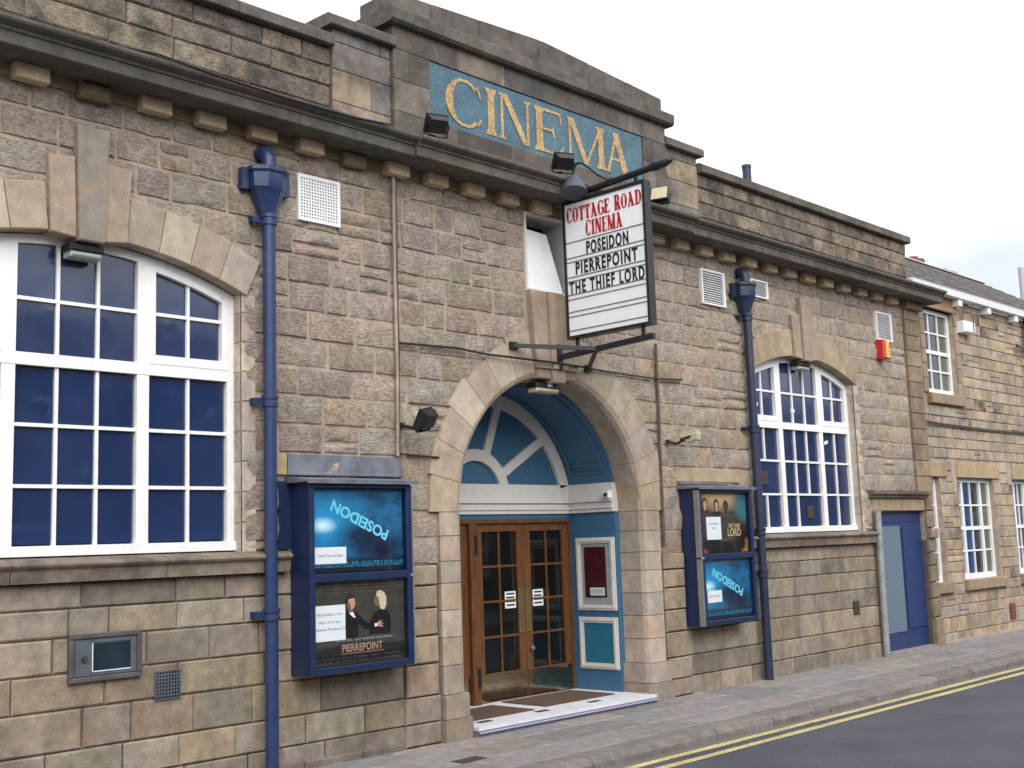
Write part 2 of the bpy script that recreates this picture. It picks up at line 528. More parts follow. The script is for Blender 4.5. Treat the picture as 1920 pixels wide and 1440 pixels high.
    def bar(self, a, b, w, h, mi=0):
        """rectangular bar between two points"""
        a, b = Vector(a), Vector(b)
        t = (b - a).normalized()
        up = Vector((0, 0, 1)) if abs(t.z) < 0.9 else Vector((0, 1, 0))
        s = t.cross(up).normalized()
        u = s.cross(t)
        vs = []
        for p in (a, b):
            for sx, sz in ((-1, -1), (1, -1), (1, 1), (-1, 1)):
                vs.append(p + s * sx * w / 2 + u * sz * h / 2)
        return self.add(vs, [(3, 2, 1, 0), (4, 5, 6, 7), (0, 1, 5, 4), (1, 2, 6, 5), (2, 3, 7, 6), (3, 0, 4, 7)], mi)

    def xform(self, mt):
        self.v = [tuple(mt @ Vector(p)) for p in self.v]
        return self

    def mesh(self, name, smooth=False):
        me = bpy.data.meshes.new(name)
        me.from_pydata(self.v, [], self.f)
        if smooth:
            me.polygons.foreach_set('use_smooth', [True] * len(self.f))
        me.update()
        return me

    def build(self, name, mat, parent=None, smooth=False, angle=None):
        me = self.mesh(name, smooth or angle is not None)
        for m in (mat if isinstance(mat, (list, tuple)) else [mat]):
            me.materials.append(m)
        if any(self.mi):
            me.polygons.foreach_set('material_index', self.mi)
        if angle is not None:
            me.set_sharp_from_angle(angle=rad(angle))
        return link(name, me, parent)


def link(name, me, parent=None):
    o = bpy.data.objects.new(name, me)
    COL.objects.link(o)
    if parent is not None:
        o.parent = parent
    return o


def tag(o, label=None, cat=None, group=None, kind=None):
    if label:
        o['label'] = label
    if cat:
        o['category'] = cat
    if group:
        o['group'] = group
    if kind:
        o['kind'] = kind
    return o


def thing(name, label, cat, loc=(0, 0, 0), group=None):
    o = bpy.data.objects.new(name, None)
    COL.objects.link(o)
    o.location = loc
    o.empty_display_size = 0.2
    return tag(o, label, cat, group)


def jit(c, a=0.08):
    k = 1 + random.uniform(-a, a) * 1.6
    return tuple(max(0.01, v * k * (1 + random.uniform(-a, a) * 0.35)) for v in c)


def arc(cx, cz, r, a0, a1, n):
    return [(cx + r * math.cos(a0 + (a1 - a0) * i / n), cz + r * math.sin(a0 + (a1 - a0) * i / n)) for i in range(n + 1)]


# text with Blender's own built-in font, turned into a mesh
def text_mesh(s, size, bold=0.0, extrude=0.0015, sx=1.0, spacing=1.0, align='CENTER'):
    cu = bpy.data.curves.new('lettering', 'FONT')
    cu.body = s
    cu.size = size
    cu.offset = bold
    cu.extrude = extrude
    cu.space_character = spacing
    cu.align_x = align
    cu.resolution_u = 3
    ob = bpy.data.objects.new('lettering', cu)
    COL.objects.link(ob)
    bpy.context.view_layer.update()
    dg = bpy.context.evaluated_depsgraph_get()
    me = bpy.data.meshes.new_from_object(ob.evaluated_get(dg))
    COL.objects.unlink(ob)
    bpy.data.objects.remove(ob)
    bpy.data.curves.remove(cu)
    if sx != 1.0:
        me.transform(Matrix.Diagonal((sx, 1, 1, 1)))
    return me


FACE = Matrix(((1, 0, 0, 0), (0, 0, -1, 0), (0, 1, 0, 0), (0, 0, 0, 1)))    # text plane -> wall facing -y
SIDE = Matrix(((0, 0, -1, 0), (-1, 0, 0, 0), (0, 1, 0, 0), (0, 0, 0, 1)))   # text plane -> board facing -x


def put_text(s, loc, size, mat, parent, name='lettering', frame=FACE, rot=0.0, **kw):
    me = text_mesh(s, size, **kw)
    me.materials.clear()
    me.materials.append(mat)
    o = link(name, me, parent)
    o.matrix_local = Matrix.Translation(loc) @ frame @ Matrix.Rotation(rot, 4, 'Z')
    return o


# ------------------------------------------------------------------ key dimensions of the facade (wall face at y = 0, arch axis at x = 0)
WIN_A, WIN_B, WIN_C = 3.75, 6.40, 5.075
SPR, CROWN, SILL = 3.83, 4.10, 1.735
SEG_R = ((WIN_B - WIN_C) ** 2 + (CROWN - SPR) ** 2) / (2 * (CROWN - SPR))
SEG_Z = CROWN - SEG_R
SEG_RO = SEG_R + 0.35
ARC_R, ARC_RO, ARC_Z = 1.37, 1.81, 2.05
END = 8.60
DOOR0, DOOR1, DOORZ = 6.88, 8.36, 2.02

# ------------------------------------------------------------------ ground, road, pavement
KERB_Y0, KERB_Y1 = -1.68, -1.40         # front and back of the kerb
ROAD_Z = -0.105
g = MB().add([(-400, -400, -0.16), (400, -400, -0.16), (400, 400, -0.16), (-400, 400, -0.16)], [(0, 1, 2, 3)])
tag(g.build('ground', M['asphalt']), kind='structure')
road = MB().add([(-60, -8.6, ROAD_Z), (90, -8.6, ROAD_Z), (90, KERB_Y0 + 0.05, ROAD_Z), (-60, KERB_Y0 + 0.05, ROAD_Z)], [(0, 1, 2, 3)]).build('road', M['asphalt'])
tag(road, kind='structure')
for ya, yb in ((-1.885, -1.79), (-2.10, -2.005)):
    mb = MB()
    xs = [-14 + 0.5 * i for i in range(130)]
    e = [(random.uniform(-0.006, 0.006), random.uniform(-0.006, 0.006)) for _ in xs]
    vs = [(x, ya + d[0], ROAD_Z + 0.004) for x, d in zip(xs, e)] + [(x, yb + d[1], ROAD_Z + 0.004) for x, d in zip(xs, e)]
    k = len(xs)
    mb.add(vs, [(i, i + 1, k + i + 1, k + i) for i in range(k - 1)])
    mb.build('yellow_line', M['yellow'], road)
pave = MB().box(-30, 60, KERB_Y1, 0.5, -0.15, -0.0065).build('pavement', M['mortar'])
tag(pave, kind='structure')


def flag_mesh(w, d, var):
    rnd = random.Random(var * 77 + int(w * 100) * 3 + int(d * 100))
    c = 0.012
    mb = MB()
    dz = [rnd.uniform(-0.004, 0.002) for _ in range(4)]
    j = lambda: rnd.uniform(-0.006, 0.006)
    top = [(-w / 2 + c + j(), -d / 2 + c + j(), dz[0]), (w / 2 - c + j(), -d / 2 + c + j(), dz[1]), (w / 2 - c + j(), d / 2 - c + j(), dz[2]), (-w / 2 + c + j(), d / 2 - c + j(), dz[3])]
    mid = [(-w / 2, -d / 2, -0.009), (w / 2, -d / 2, -0.009), (w / 2, d / 2, -0.009), (-w / 2, d / 2, -0.009)]
    bot = [(p[0], p[1], -0.05) for p in mid]
    mb.add(top + mid + bot, [(0, 1, 2, 3)] + [(4 + i, 4 + (i + 1) % 4, (i + 1) % 4, i) for i in range(4)] + [(8 + i, 8 + (i + 1) % 4, 4 + (i + 1) % 4, 4 + i) for i in range(4)])
    me = mb.mesh('flagstone')
    me.materials.append(M['flag'])
    return me


FLAGC = [(0.25, 0.235, 0.23), (0.235, 0.225, 0.225), (0.265, 0.24, 0.228), (0.245, 0.236, 0.238), (0.255, 0.242, 0.237)]
rows = [(-1.395, -0.935), (-0.93, -0.43), (-0.425, -0.005)]
rows = [(a, b) for a, b in rows]
fcache = {}
for ri, (ya, yb) in enumerate(rows):
    x = -6.0 + 0.3 * ri
    while x < 17:
        w = random.choice((0.68, 0.78, 0.9, 1.04, 1.2))
        if ri == 2 and (-1.75 < x + w and x < 1.75):
            d = -0.10 - ya
            yc = (ya - 0.10) / 2
        else:
            d, yc = yb - ya, (ya + yb) / 2
        key = (w, round(d, 3), random.randrange(3))
        if key not in fcache:
            fcache[key] = flag_mesh(w - 0.014, d - 0.008, key[2])
        o = link('flagstone', fcache[key], pave)
        o.location = (x + w / 2, yc, random.uniform(-0.002, 0.002))
        o.rotation_euler = (random.uniform(-0.003, 0.003), random.uniform(-0.002, 0.002), 0)
        o.color = (*jit(random.choice(FLAGC), 0.08), 1)
        x += w
tag(MB().box(-2.30, -2.02, -0.93, -0.80, -0.02, 0.003).build('drain_cover', M['terra']), 'small dark iron cover set in the pavement left of the entrance step', 'drain cover')

kerb = MB().box(-30, 60, KERB_Y0 + 0.03, KERB_Y1 + 0.02, -0.2, -0.02).build('kerb', M['mortar_dark'])
tag(kerb, kind='structure')


def kerb_mesh(w, var):
    rnd = random.Random(var)
    prof0 = [(KERB_Y1, -0.1), (KERB_Y1, 0.0), (KERB_Y0 + 0.07, 0.002), (KERB_Y0 + 0.022, -0.012), (KERB_Y0, -0.05), (KERB_Y0 - 0.004, -0.14)]
    n = 5
    vs, fs = [], []
    for i in range(n + 1):
        x = -w / 2 + w * i / n
        for (y, z) in prof0:
            vs.append((x, y + rnd.uniform(-0.008, 0.008) * (y < -1.5), z + rnd.uniform(-0.006, 0.003) * (z > -0.06)))
    k = len(prof0)
    for i in range(n):
        for j in range(k - 1):
            fs.append((i * k + j, (i + 1) * k + j, (i + 1) * k + j + 1, i * k + j + 1))
    fs.append(tuple(range(k)))
    fs.append(tuple(reversed(range(n * k, n * k + k))))
    me = MB().add(vs, fs).mesh('kerb_stone')
    me.materials.append(M['flag'])
    return me


x, kc = -6.0, {}
while x < 19:
    w = random.choice((0.8, 0.95, 1.1))
    key = (w, random.randrange(4))
    if key not in kc:
        kc[key] = kerb_mesh(w - 0.012, key[1] * 13 + int(w * 10))
    o = link('kerb_stone', kc[key], kerb)
    o.location = (x + w / 2, 0, 0)
    o.color = (*jit((0.20, 0.182, 0.175), 0.10), 1)
    x += w

# ------------------------------------------------------------------ the cinema
cinema = thing('cinema_building', 'long brown sandstone cinema with round-arched entrance, two big arched windows and stepped parapet', 'building')


def sliced_wall(xs0, xs1, z0, z1, holes, y0, y1):
    """wall slab between xs0..xs1, z0..z1 with holes; a hole is (xa, xb, zlow, func(x)->ztop)"""
    cuts = {xs0, xs1}
    for xa, xb, zl, fn, nseg in holes:
        for i in range(nseg + 1):
            c = xa + (xb - xa) * i / nseg
            if xs0 < c < xs1:
                cuts.add(c)
    cuts = sorted(cuts)
    mb = MB()
    for a, b in zip(cuts[:-1], cuts[1:]):
        m = (a + b) / 2
        segs = []
        for xa, xb, zl, fn, ns in holes:
            if xa < m < xb:
                segs.append((zl, fn(a + 1e-6) if a >= xa else 0, fn(b - 1e-6)))
        segs.sort()
        low = (z0, z0)
        for zl, ta, tb in segs:
            if zl > low[0] + 1e-4:
                mb.prism([(a, low[0]), (b, low[1]), (b, zl), (a, zl)], y0, y1)
            low = (ta, tb)
        if z1 > max(low) + 1e-4:
            mb.prism([(a, low[0]), (b, low[1]), (b, z1), (a, z1)], y0, y1)
    return mb


def arch_top(cx, cz, r):
    return lambda x: cz + math.sqrt(max(r * r - (x - cx) ** 2, 0))


RM = ARC_R + 0.10
SRM = SEG_R + 0.06
HATCH = (-0.36, 0.29, 4.335, 5.145)
holes = [(-ARC_R - 0.03, ARC_R + 0.03, -1, arch_top(0, ARC_Z, ARC_R + 0.03), 24),
         (DOOR0, DOOR1, -1, lambda x: 2.20, 1),
         (HATCH[0], HATCH[1], HATCH[2], lambda x: HATCH[3], 1)]
for s in (-1, 1):
    holes.append((s * WIN_C - 1.325, s * WIN_C + 1.325, SILL - 0.05, arch_top(s * WIN_C, SEG_Z, SEG_R + 0.02), 16))
wall = sliced_wall(-END, END, 1.575, 5.26, [(a, b, max(zl, 1.575) if zl < 0 else zl, f, n) for a, b, zl, f, n in holes], 0.001, 0.34).build('wall', M['mortar'], cinema)
plinth = sliced_wall(-END, END, -0.2, 1.575, [(-ARC_R - 0.03, ARC_R + 0.03, -0.2, lambda x: 1.575, 1), (DOOR0, DOOR1, -0.2, lambda x: 1.575, 1)], 0.012, 0.34).build('plinth', M['mortar_dark'], cinema)
# side walls, rear and flat roof behind the parapet
bd = MB()
bd.box(-END, -END + 0.3, 0.35, 14, -0.2, 5.5)
bd.box(END - 0.3, END, 0.35, 14, -0.2, 5.5)
bd.box(-END, END, 14, 14.3, -0.2, 5.5)
bd.build('rear_wall', M['mortar_dark'], cinema)
MB().box(-END + 0.1, END - 0.1, 0.3, 14.1, 5.45, 5.52).build('flat_roof', M['lead'], cinema)

# ---- course-laid stones
cache = {}


def stone_mesh(w, h, var, style, mat):
    key = (round(w, 3), round(h, 3), var, style)
    if key in cache:
        return cache[key]
    rnd = random.Random(str(key))
    mb = MB()
    if style == 'rock':
        nx, nz, dep = (5 if w > 0.36 else 4 if w > 0.2 else 3), 3, 0.030
    else:
        nx, nz, dep = 1, 1, 0.0
    if style == 'rock':
        m = 0.016
        xs = [-w / 2 + m + (w - 2 * m) * i / nx for i in range(nx + 1)]
        zs = [-h / 2 + m * 0.8 + (h - 1.6 * m) * i / nz for i in range(nz + 1)]
        tilt = rnd.uniform(-0.010, 0.010)
        tz = rnd.uniform(-0.010, 0.008)
        vs = []
        for jz, z in enumerate(zs):
            for ix, x in enumerate(xs):
                edge = ix in (0, nx) or jz in (0, nz)
                d = -rnd.uniform(0.004, 0.012) if edge else -rnd.uniform(0.012, dep) + tilt * (x / w) + tz * (z / h)
                vs.append((x + (rnd.uniform(-0.3, 0.3) * (w / nx) if not edge else rnd.uniform(-0.007, 0.007)), d,
                           z + (rnd.uniform(-0.3, 0.3) * (h / nz) if not edge else rnd.uniform(-0.006, 0.006))))
        fs = []
        for jz in range(nz):
            for ix in range(nx):
                a = jz * (nx + 1) + ix
                fs.append((a, a + 1, a + nx + 2, a + nx + 1))
        loop = [ix for ix in range(nx)] + [jz * (nx + 1) + nx for jz in range(nz)] + [nz * (nx + 1) + nx - i for i in range(nx)] + [(nz - jz) * (nx + 1) for jz in range(nz)]
        o = len(vs)
        k = len(loop)
        for idx in loop:
            x, _, z = vs[idx]
            sx = max(-w / 2, min(w / 2, x * (w / (w - 2 * m)) + rnd.uniform(-0.004, 0.004)))
            sz = max(-h / 2, min(h / 2, z * (h / (h - 1.6 * m)) + rnd.uniform(-0.004, 0.004)))
            vs.append((sx, 0.016, sz))
        for i in range(k):
            j = (i + 1) % k
            fs.append((o + i, o + j, loop[j], loop[i]))
        mb.add(vs, fs)
        me = mb.mesh('stone', True)
        me.set_sharp_from_angle(angle=rad(38))
    else:
        c = 0.012 if style == 'ashlar' else 0.007
        j = lambda: rnd.uniform(-0.004, 0.004)
        q = [(-w / 2, -h / 2), (w / 2, -h / 2), (w / 2, h / 2), (-w / 2, h / 2)]
        front = [(x - math.copysign(c, x) + j(), -0.004 + rnd.uniform(-0.006, 0.004), z - math.copysign(c, z) + j()) for x, z in q]
        ring = [(x, 0.008, z) for x, z in q]
        back = [(x, 0.03, z) for x, z in q]
        mb.add(front + ring + back, [(0, 1, 2, 3)] + [(4 + i, 4 + (i + 1) % 4, (i + 1) % 4, i) for i in range(4)] + [(8 + i, 8 + (i + 1) % 4, 4 + (i + 1) % 4, 4 + i) for i in range(4)])
        me = mb.mesh('stone')
    me.materials.append(mat)
    cache[key] = me
    return me


class Stones:
    """collects laid stones; the 300 that show largest become parts, the rest one mass"""
    def __init__(self, name, parent, mat, mat_attr, style, palette, limit=300):
        self.__dict__.update(locals())
        self.items = []

    def put(self, x0, x1, z0, z1, y=0.0, gap=0.010, col=None, style=None):
        w = round((x1 - x0 - gap) / 0.02) * 0.02
        h = round(z1 - z0 - gap, 3)
        w = max(w, 0.04)
        self.items.append(((x0 + x1) / 2, (z0 + z1) / 2, y, w, h, col or jit(random.choice(self.palette), 0.085), style or self.style))

    def course(self, z0, z1, ivs, wmin=0.28, wmax=0.62, y=0.0, gap=0.010):
        for a, b in ivs:
            if b - a < 0.05:
                continue
            x = a
            while x < b - 1e-4:
                w = random.uniform(wmin, wmax) if random.random() > 0.15 else random.uniform(0.18, wmin + 0.04)
                if b - x - w < wmin * 0.65:
                    w = b - x if b - x < wmax * 1.25 else (b - x) / 2
                if self.name == 'stone' and random.random() < 0.07:      # two thin stones in place of one
                    zm_ = z0 + (z1 - z0) * random.uniform(0.38, 0.6)
                    self.put(x, x + w, z0, zm_, y, gap)
                    self.put(x, x + w, zm_, z1, y, gap)
                else:
                    self.put(x, x + w, z0, z1, y, gap)
                x += w

    def finish(self):
        def size(it):
            p = project((it[0], it[2], it[1]))
            if not p or not (-40 < p[0] < 1960 and -30 < p[1] < 1470):
                return 0
            a = project((it[0] - it[3] / 2, it[2], it[1]))
            b = project((it[0] + it[3] / 2, it[2], it[1]))
            return abs(a[0] - b[0]) * F_PX * it[4] / p[2]
        self.items.sort(key=size, reverse=True)
        n = sum(1 for it in self.items if size(it) > 0)
        n = min(n, self.limit)
        for it in self.items[:n]:
            x, z, y, w, h, col, st = it
            o = link(self.name, stone_mesh(w, h, random.randrange(4), st, self.mat), self.parent)
            o.location = (x, y + random.uniform(-0.010, 0.004) * (1.0 if st == 'rock' else 0.5), z)
            o.rotation_euler = (random.uniform(-0.02, 0.02), random.uniform(-0.006, 0.006), random.uniform(-0.012, 0.012)) if st == 'rock' else (0, random.uniform(-0.003, 0.003), 0)
            o.color = (*col, 1)
        rest = self.items[n:]
        if rest:
            vs, fs, cols, sm = [], [], [], []
            for it in rest:
                x, z, y, w, h, col, st = it
                me = stone_mesh(w, h, random.randrange(4), st, self.mat)
                o = len(vs)
                vs += [(v.co.x + x, v.co.y + y, v.co.z + z) for v in me.vertices]
                fs += [tuple(i + o for i in p.vertices) for p in me.polygons]
                cols += [c for _ in me.vertices for c in (*col, 1.0)]
                sm += [st == 'rock'] * len(me.polygons)
            me = bpy.data.meshes.new(self.name + '_mass')
            me.from_pydata(vs, [], fs)
            at = me.attributes.new('tint', 'FLOAT_COLOR', 'POINT')
            at.data.foreach_set('color', cols)
            me.polygons.foreach_set('use_smooth', sm)
            me.set_sharp_from_angle(angle=rad(38))
            me.materials.append(self.mat_attr)
            tag(link(self.name + '_mass', me, self.parent), kind='stuff')


def free(x0, x1, z0, z1, blocks):
    """x-intervals of a course left free by blocks; a block is a function (z0, z1) -> (xa, xb) or None"""
    iv = [(x0, x1)]
    for bl in blocks:
        r = bl(z0, z1)
        if not r:
            continue
        out = []
        for a, b in iv:
            if r[1] <= a or r[0] >= b:
                out.append((a, b))
            else:
                if r[0] > a:
                    out.append((a, r[0]))
                if r[1] < b:
                    out.append((r[1], b))
        iv = out
    return iv


def blk_rect(xa, xb, za, zb):
    return lambda z0, z1: (xa, xb) if z1 > za + 0.01 and z0 < zb - 0.01 else None


def blk_arch(z0, z1):
    if z0 >= ARC_Z + RM:
        return None
    if z0 <= ARC_Z:
        return (-1.66, 1.66)
    h = math.sqrt(RM ** 2 - (z0 - ARC_Z) ** 2)
    return (-h, h)


def blk_seg(cx):
    def f(z0, z1):
        if z1 <= SILL - 0.02 or z0 >= SEG_Z + SRM:
            return None
        zz = max(z0, SPR)
        h = math.sqrt(max(SRM ** 2 - (zz - SEG_Z) ** 2, 0))
        return (cx - min(h, 1.33), cx + min(h, 1.33))
    return f


WALLC = [(0.52, 0.44, 0.37), (0.50, 0.425, 0.365), (0.53, 0.445, 0.37), (0.505, 0.435, 0.385), (0.475, 0.41, 0.355), (0.52, 0.425, 0.33), (0.51, 0.43, 0.37), (0.515, 0.44, 0.385)]
st = Stones('stone', wall, M['rock'], M['rock_attr'], 'rock', WALLC)
NC, CH = 15, 0.2425
PIL = 8.12
blocks = [blk_arch, blk_seg(WIN_C), blk_seg(-WIN_C), blk_rect(HATCH[0], HATCH[1], HATCH[2] - 0.02, HATCH[3]), blk_rect(6.70, END, 1.5, 2.30),
          blk_rect(-0.36, 0.36, 3.45, 4.32)]
blocks_sill = [blk_rect(-6.75, -3.34, 1.5, 1.74), blk_rect(3.40, 6.72, 1.5, 1.74)]
for k in range(NC):
    z0, z1 = 1.575 + k * CH, 1.575 + (k + 1) * CH
    if k == 0:
        # course beside the sills: thin stones over the sill ends
        for a, b in free(-PIL, PIL, z0, z1, blocks + blocks_sill):
            st.course(z0, z1, [(a, b)])
        for a, b in ((-6.75, -6.40), (-3.75, -3.34), (3.40, 3.75), (6.40, 6.70)):
            st.put(a, b, SILL + 0.003, z1)
        continue
    if k == NC - 1:
        z1 = 5.165
    ivs = free(-PIL, PIL, z0, z1, blocks)
    st.course(z0, z1, ivs, 0.26 if k > 6 else 0.3, 0.52 if k > 10 else 0.66)
st.finish()

# window jambs: narrow dressed returns
PLC = [(0.31, 0.265, 0.21), (0.275, 0.235, 0.19), (0.335, 0.28, 0.215), (0.29, 0.248, 0.205), (0.23, 0.20, 0.165), (0.31, 0.25, 0.18), (0.35, 0.298, 0.235)]
pb = Stones('ashlar_block', plinth, M['ashlar'], M['ashlar_attr'], 'ashlar', PLC)
PZ = [0.0, 0.19, 0.42, 0.70, 0.945, 1.19, 1.39, 1.575]
METER = (-5.175, -4.62, 0.875, 1.21)
pblocks = [blk_rect(-1.70, 1.70, -1, 3), blk_rect(DOOR0 - 0.20, END, -1, 3), blk_rect(-2.10, -1.70, -1, 3), blk_rect(1.70, 2.10, -1, 3)]
for k in range(len(PZ) - 1):
    z0, z1 = PZ[k], PZ[k + 1]
    pb.course(z0 - (0.05 if k == 0 else 0), z1, free(-END, END, z0, z1, pblocks), 0.42, 0.78, y=-0.012 if k < 2 else 0.0, gap=0.008)
    for s in (-1, 1):
        if k > 1:
            pb.put(min(s * 1.70, s * 2.09), max(s * 1.70, s * 2.09), z0, z1, -0.03, 0.012, jit((0.36, 0.285, 0.205), 0.06))
        else:
            pb.put(min(s * 1.70, s * 2.12), max(s * 1.70, s * 2.12), z0, z1, -0.04, 0.008, jit((0.32, 0.27, 0.225), 0.08))
pb.finish()
# foundation course peeping out above the pavement on the left
for a, b in ((-4.6, -3.9), (-3.9, -3.2), (-3.2, -2.6), (-2.6, -2.14)):
    MB().cbox(a + 0.004, b - 0.004, -0.05, 0.01, -0.05, 0.075 - 0.012 * (a + 4.6), 0.01).build('ashlar_block', M['ashlar'], plinth).color = (*jit((0.20, 0.17, 0.15), 0.1), 1)

# ---- right-hand and left-hand end pilasters (rusticated below, plain above)
for s in (-1, 1):
    a, b = sorted((s * PIL, s * END))
    z = 2.30 if s > 0 else 1.575
    k = 0
    while z < 5.14:
        h = min(0.2425, 5.165 - z)
        o = MB().cbox(a + 0.004, b, -0.05, 0.02, z + 0.004, z + h - 0.004, 0.008).build('pilaster_block', M['ashlar'], cinema)
        o.color = (*jit((0.29, 0.225, 0.155), 0.12), 1)
        z += h
    a2, b2 = (DOOR1, END) if s > 0 else (a, b)
    zz = [0.0, 0.42, 0.70, 0.945, 1.19, 1.39, 1.60, 1.76, 2.02, 2.30] if s > 0 else PZ
    for i in range(len(zz) - 1):
        pr = 0.10 if abs(zz[i] - 1.60) < 0.01 and s > 0 else 0.05
        o = MB().cbox(a2 + 0.003, b2, -pr - (0.02 if i == 0 else 0), 0.02, zz[i] + 0.006 - (0.05 if i == 0 else 0), zz[i + 1] - 0.006, 0.016).build('pilaster_block', M['ashlar'], cinema)
        o.color = (*jit((0.28, 0.225, 0.165), 0.12), 1)
    # pilaster cap under the cornice
    MB().cbox(a - 0.03, b + 0.03, -0.13, 0.02, 5.13, 5.245, 0.01).build('pilaster_cap', M['ashlar'], cinema).color = (0.28, 0.22, 0.14, 1)

# ---- round arch: voussoirs, keystones, jambs
VC = [(0.44, 0.365, 0.29), (0.40, 0.33, 0.265), (0.46, 0.39, 0.315), (0.39, 0.335, 0.28), (0.43, 0.345, 0.255)]


def ring_block(cx, cz, r0, r1, a0, a1, y0, y1, mat, col, parent, name='voussoir', c=0.006, n=3, rnd=0.0):
    g_ = 0.0025
    i0, i1 = a0 + g_ / r0, a1 - g_ / r0
    poly = arc(cx, cz, r1, i0, i1, n) + arc(cx, cz, r0, i1, i0, n)
    mb = MB()
    if rnd:       # rounded inner arris (soft edge towards the opening)
        inner = arc(cx, cz, r0, i0, i1, n)
        in2 = arc(cx, cz, r0 + rnd * 0.35, i0, i1, n)
        in3 = arc(cx, cz, r0 + rnd, i0, i1, n)
        outer = arc(cx, cz, r1, i0, i1, n)
        rings = [[(p[0], y0, p[1]) for p in outer], [(p[0], y0, p[1]) for p in in3], [(p[0], y0 + rnd * 0.35, p[1]) for p in in2], [(p[0], y0 + rnd, p[1]) for p in inner], [(p[0], y1, p[1]) for p in inner], [(p[0], y1, p[1]) for p in outer]]
        m = n + 1
        vs = [p for r in rings for p in r]
        fs = []
        for r in range(6):
            q = (r + 1) % 6
            for i in range(n):
                fs.append((r * m + i, r * m + i + 1, q * m + i + 1, q * m + i))
        fs.append(tuple(r * m for r in range(6))[::-1])
        fs.append(tuple(r * m + n for r in range(6)))
        mb.add(vs, fs)
    else:
        mb.prism(poly, y0, y1, c=c)
    o = mb.build(name, mat, parent)
    o.color = (*col, 1)
    return o


NV = 7
a_key = 0.205
for s in (0, 1):
    for i in range(NV):
        a0 = i * (math.pi / 2 - a_key) / NV
        a1 = (i + 1) * (math.pi / 2 - a_key) / NV
        if s:
            a0, a1 = math.pi - a1, math.pi - a0
        ro = ARC_RO - (0.0 if i % 2 else 0.03)
        if i == NV - 1:
            ro = ARC_RO + 0.05
        ring_block(0, ARC_Z, ARC_R, ro, a0, a1, -0.038, 0.31, M['vouss'], jit(random.choice(VC), 0.07), cinema, n=4, rnd=0.07)
# keystones stepped up to the hatch
for xa, xb, xta, xtb, zb, zt, pr in ((-0.285, -0.10, -0.36, -0.125, 3.40, 4.31, -0.075), (-0.095, 0.095, -0.12, 0.115, 3.36, 4.31, -0.105), (0.10, 0.285, 0.12, 0.36, 3.40, 4.31, -0.075)):
    o = MB().prism([(xa, zb), (xb, zb), (xtb, zt), (xta, zt)], pr, 0.30, c=0.008).build('keystone', M['vouss'], cinema)
    o.color = (*jit((0.36, 0.285, 0.215), 0.05), 1)
    o = MB().prism([(xa * 1.08 - 0.004, 3.50), (xb * 1.08 + 0.004, 3.50), (xb * 1.08 + 0.004, 3.555), (xa * 1.08 - 0.004, 3.555)], pr - 0.025, pr + 0.02, c=0.004).build('keystone', M['vouss'], cinema)
    o.color = (0.38, 0.31, 0.24, 1)


def jamb_block(s, z0, z1, xo, y0, col, rnd=0.07, xi=ARC_R):
    """stone of the arch jamb with a rounded arris towards the opening; the reveal runs back to y 0.31"""
    p = [(xi, 0.31), (xi, y0 + rnd), (xi + rnd * 0.3, y0 + rnd * 0.3), (xi + rnd, y0), (xo, y0), (xo, 0.31)]
    vs = [(s * a, b, z0 + 0.003) for a, b in p] + [(s * a, b, z1 - 0.003) for a, b in p]
    k = len(p)
    fs = [(i, (i + 1) % k, k + (i + 1) % k, k + i) if s < 0 else (k + i, k + (i + 1) % k, (i + 1) % k, i) for i in range(k)]
    fs += [tuple(range(k))[::-1] if s < 0 else tuple(range(k)), tuple(range(k, 2 * k)) if s < 0 else tuple(range(k, 2 * k))[::-1]]
    o = MB().add(vs, fs).build('jamb_block', M['vouss'], cinema)
    o.color = (*col, 1)


JZ = [0.40, 0.66, 0.91, 1.155, 1.40, 1.60, 1.83, 2.05]
for s in (-1, 1):
    for i in range(len(JZ) - 1):
        jamb_block(s, JZ[i], JZ[i + 1], 1.66, -0.035, jit(random.choice(VC), 0.06))
    jamb_block(s, 0.19, 0.40, 1.68, -0.085, jit((0.36, 0.30, 0.245), 0.06), 0.09, 1.335)
    jamb_block(s, -0.06, 0.19, 1.70, -0.10, jit((0.30, 0.255, 0.21), 0.06), 0.06, 1.33)

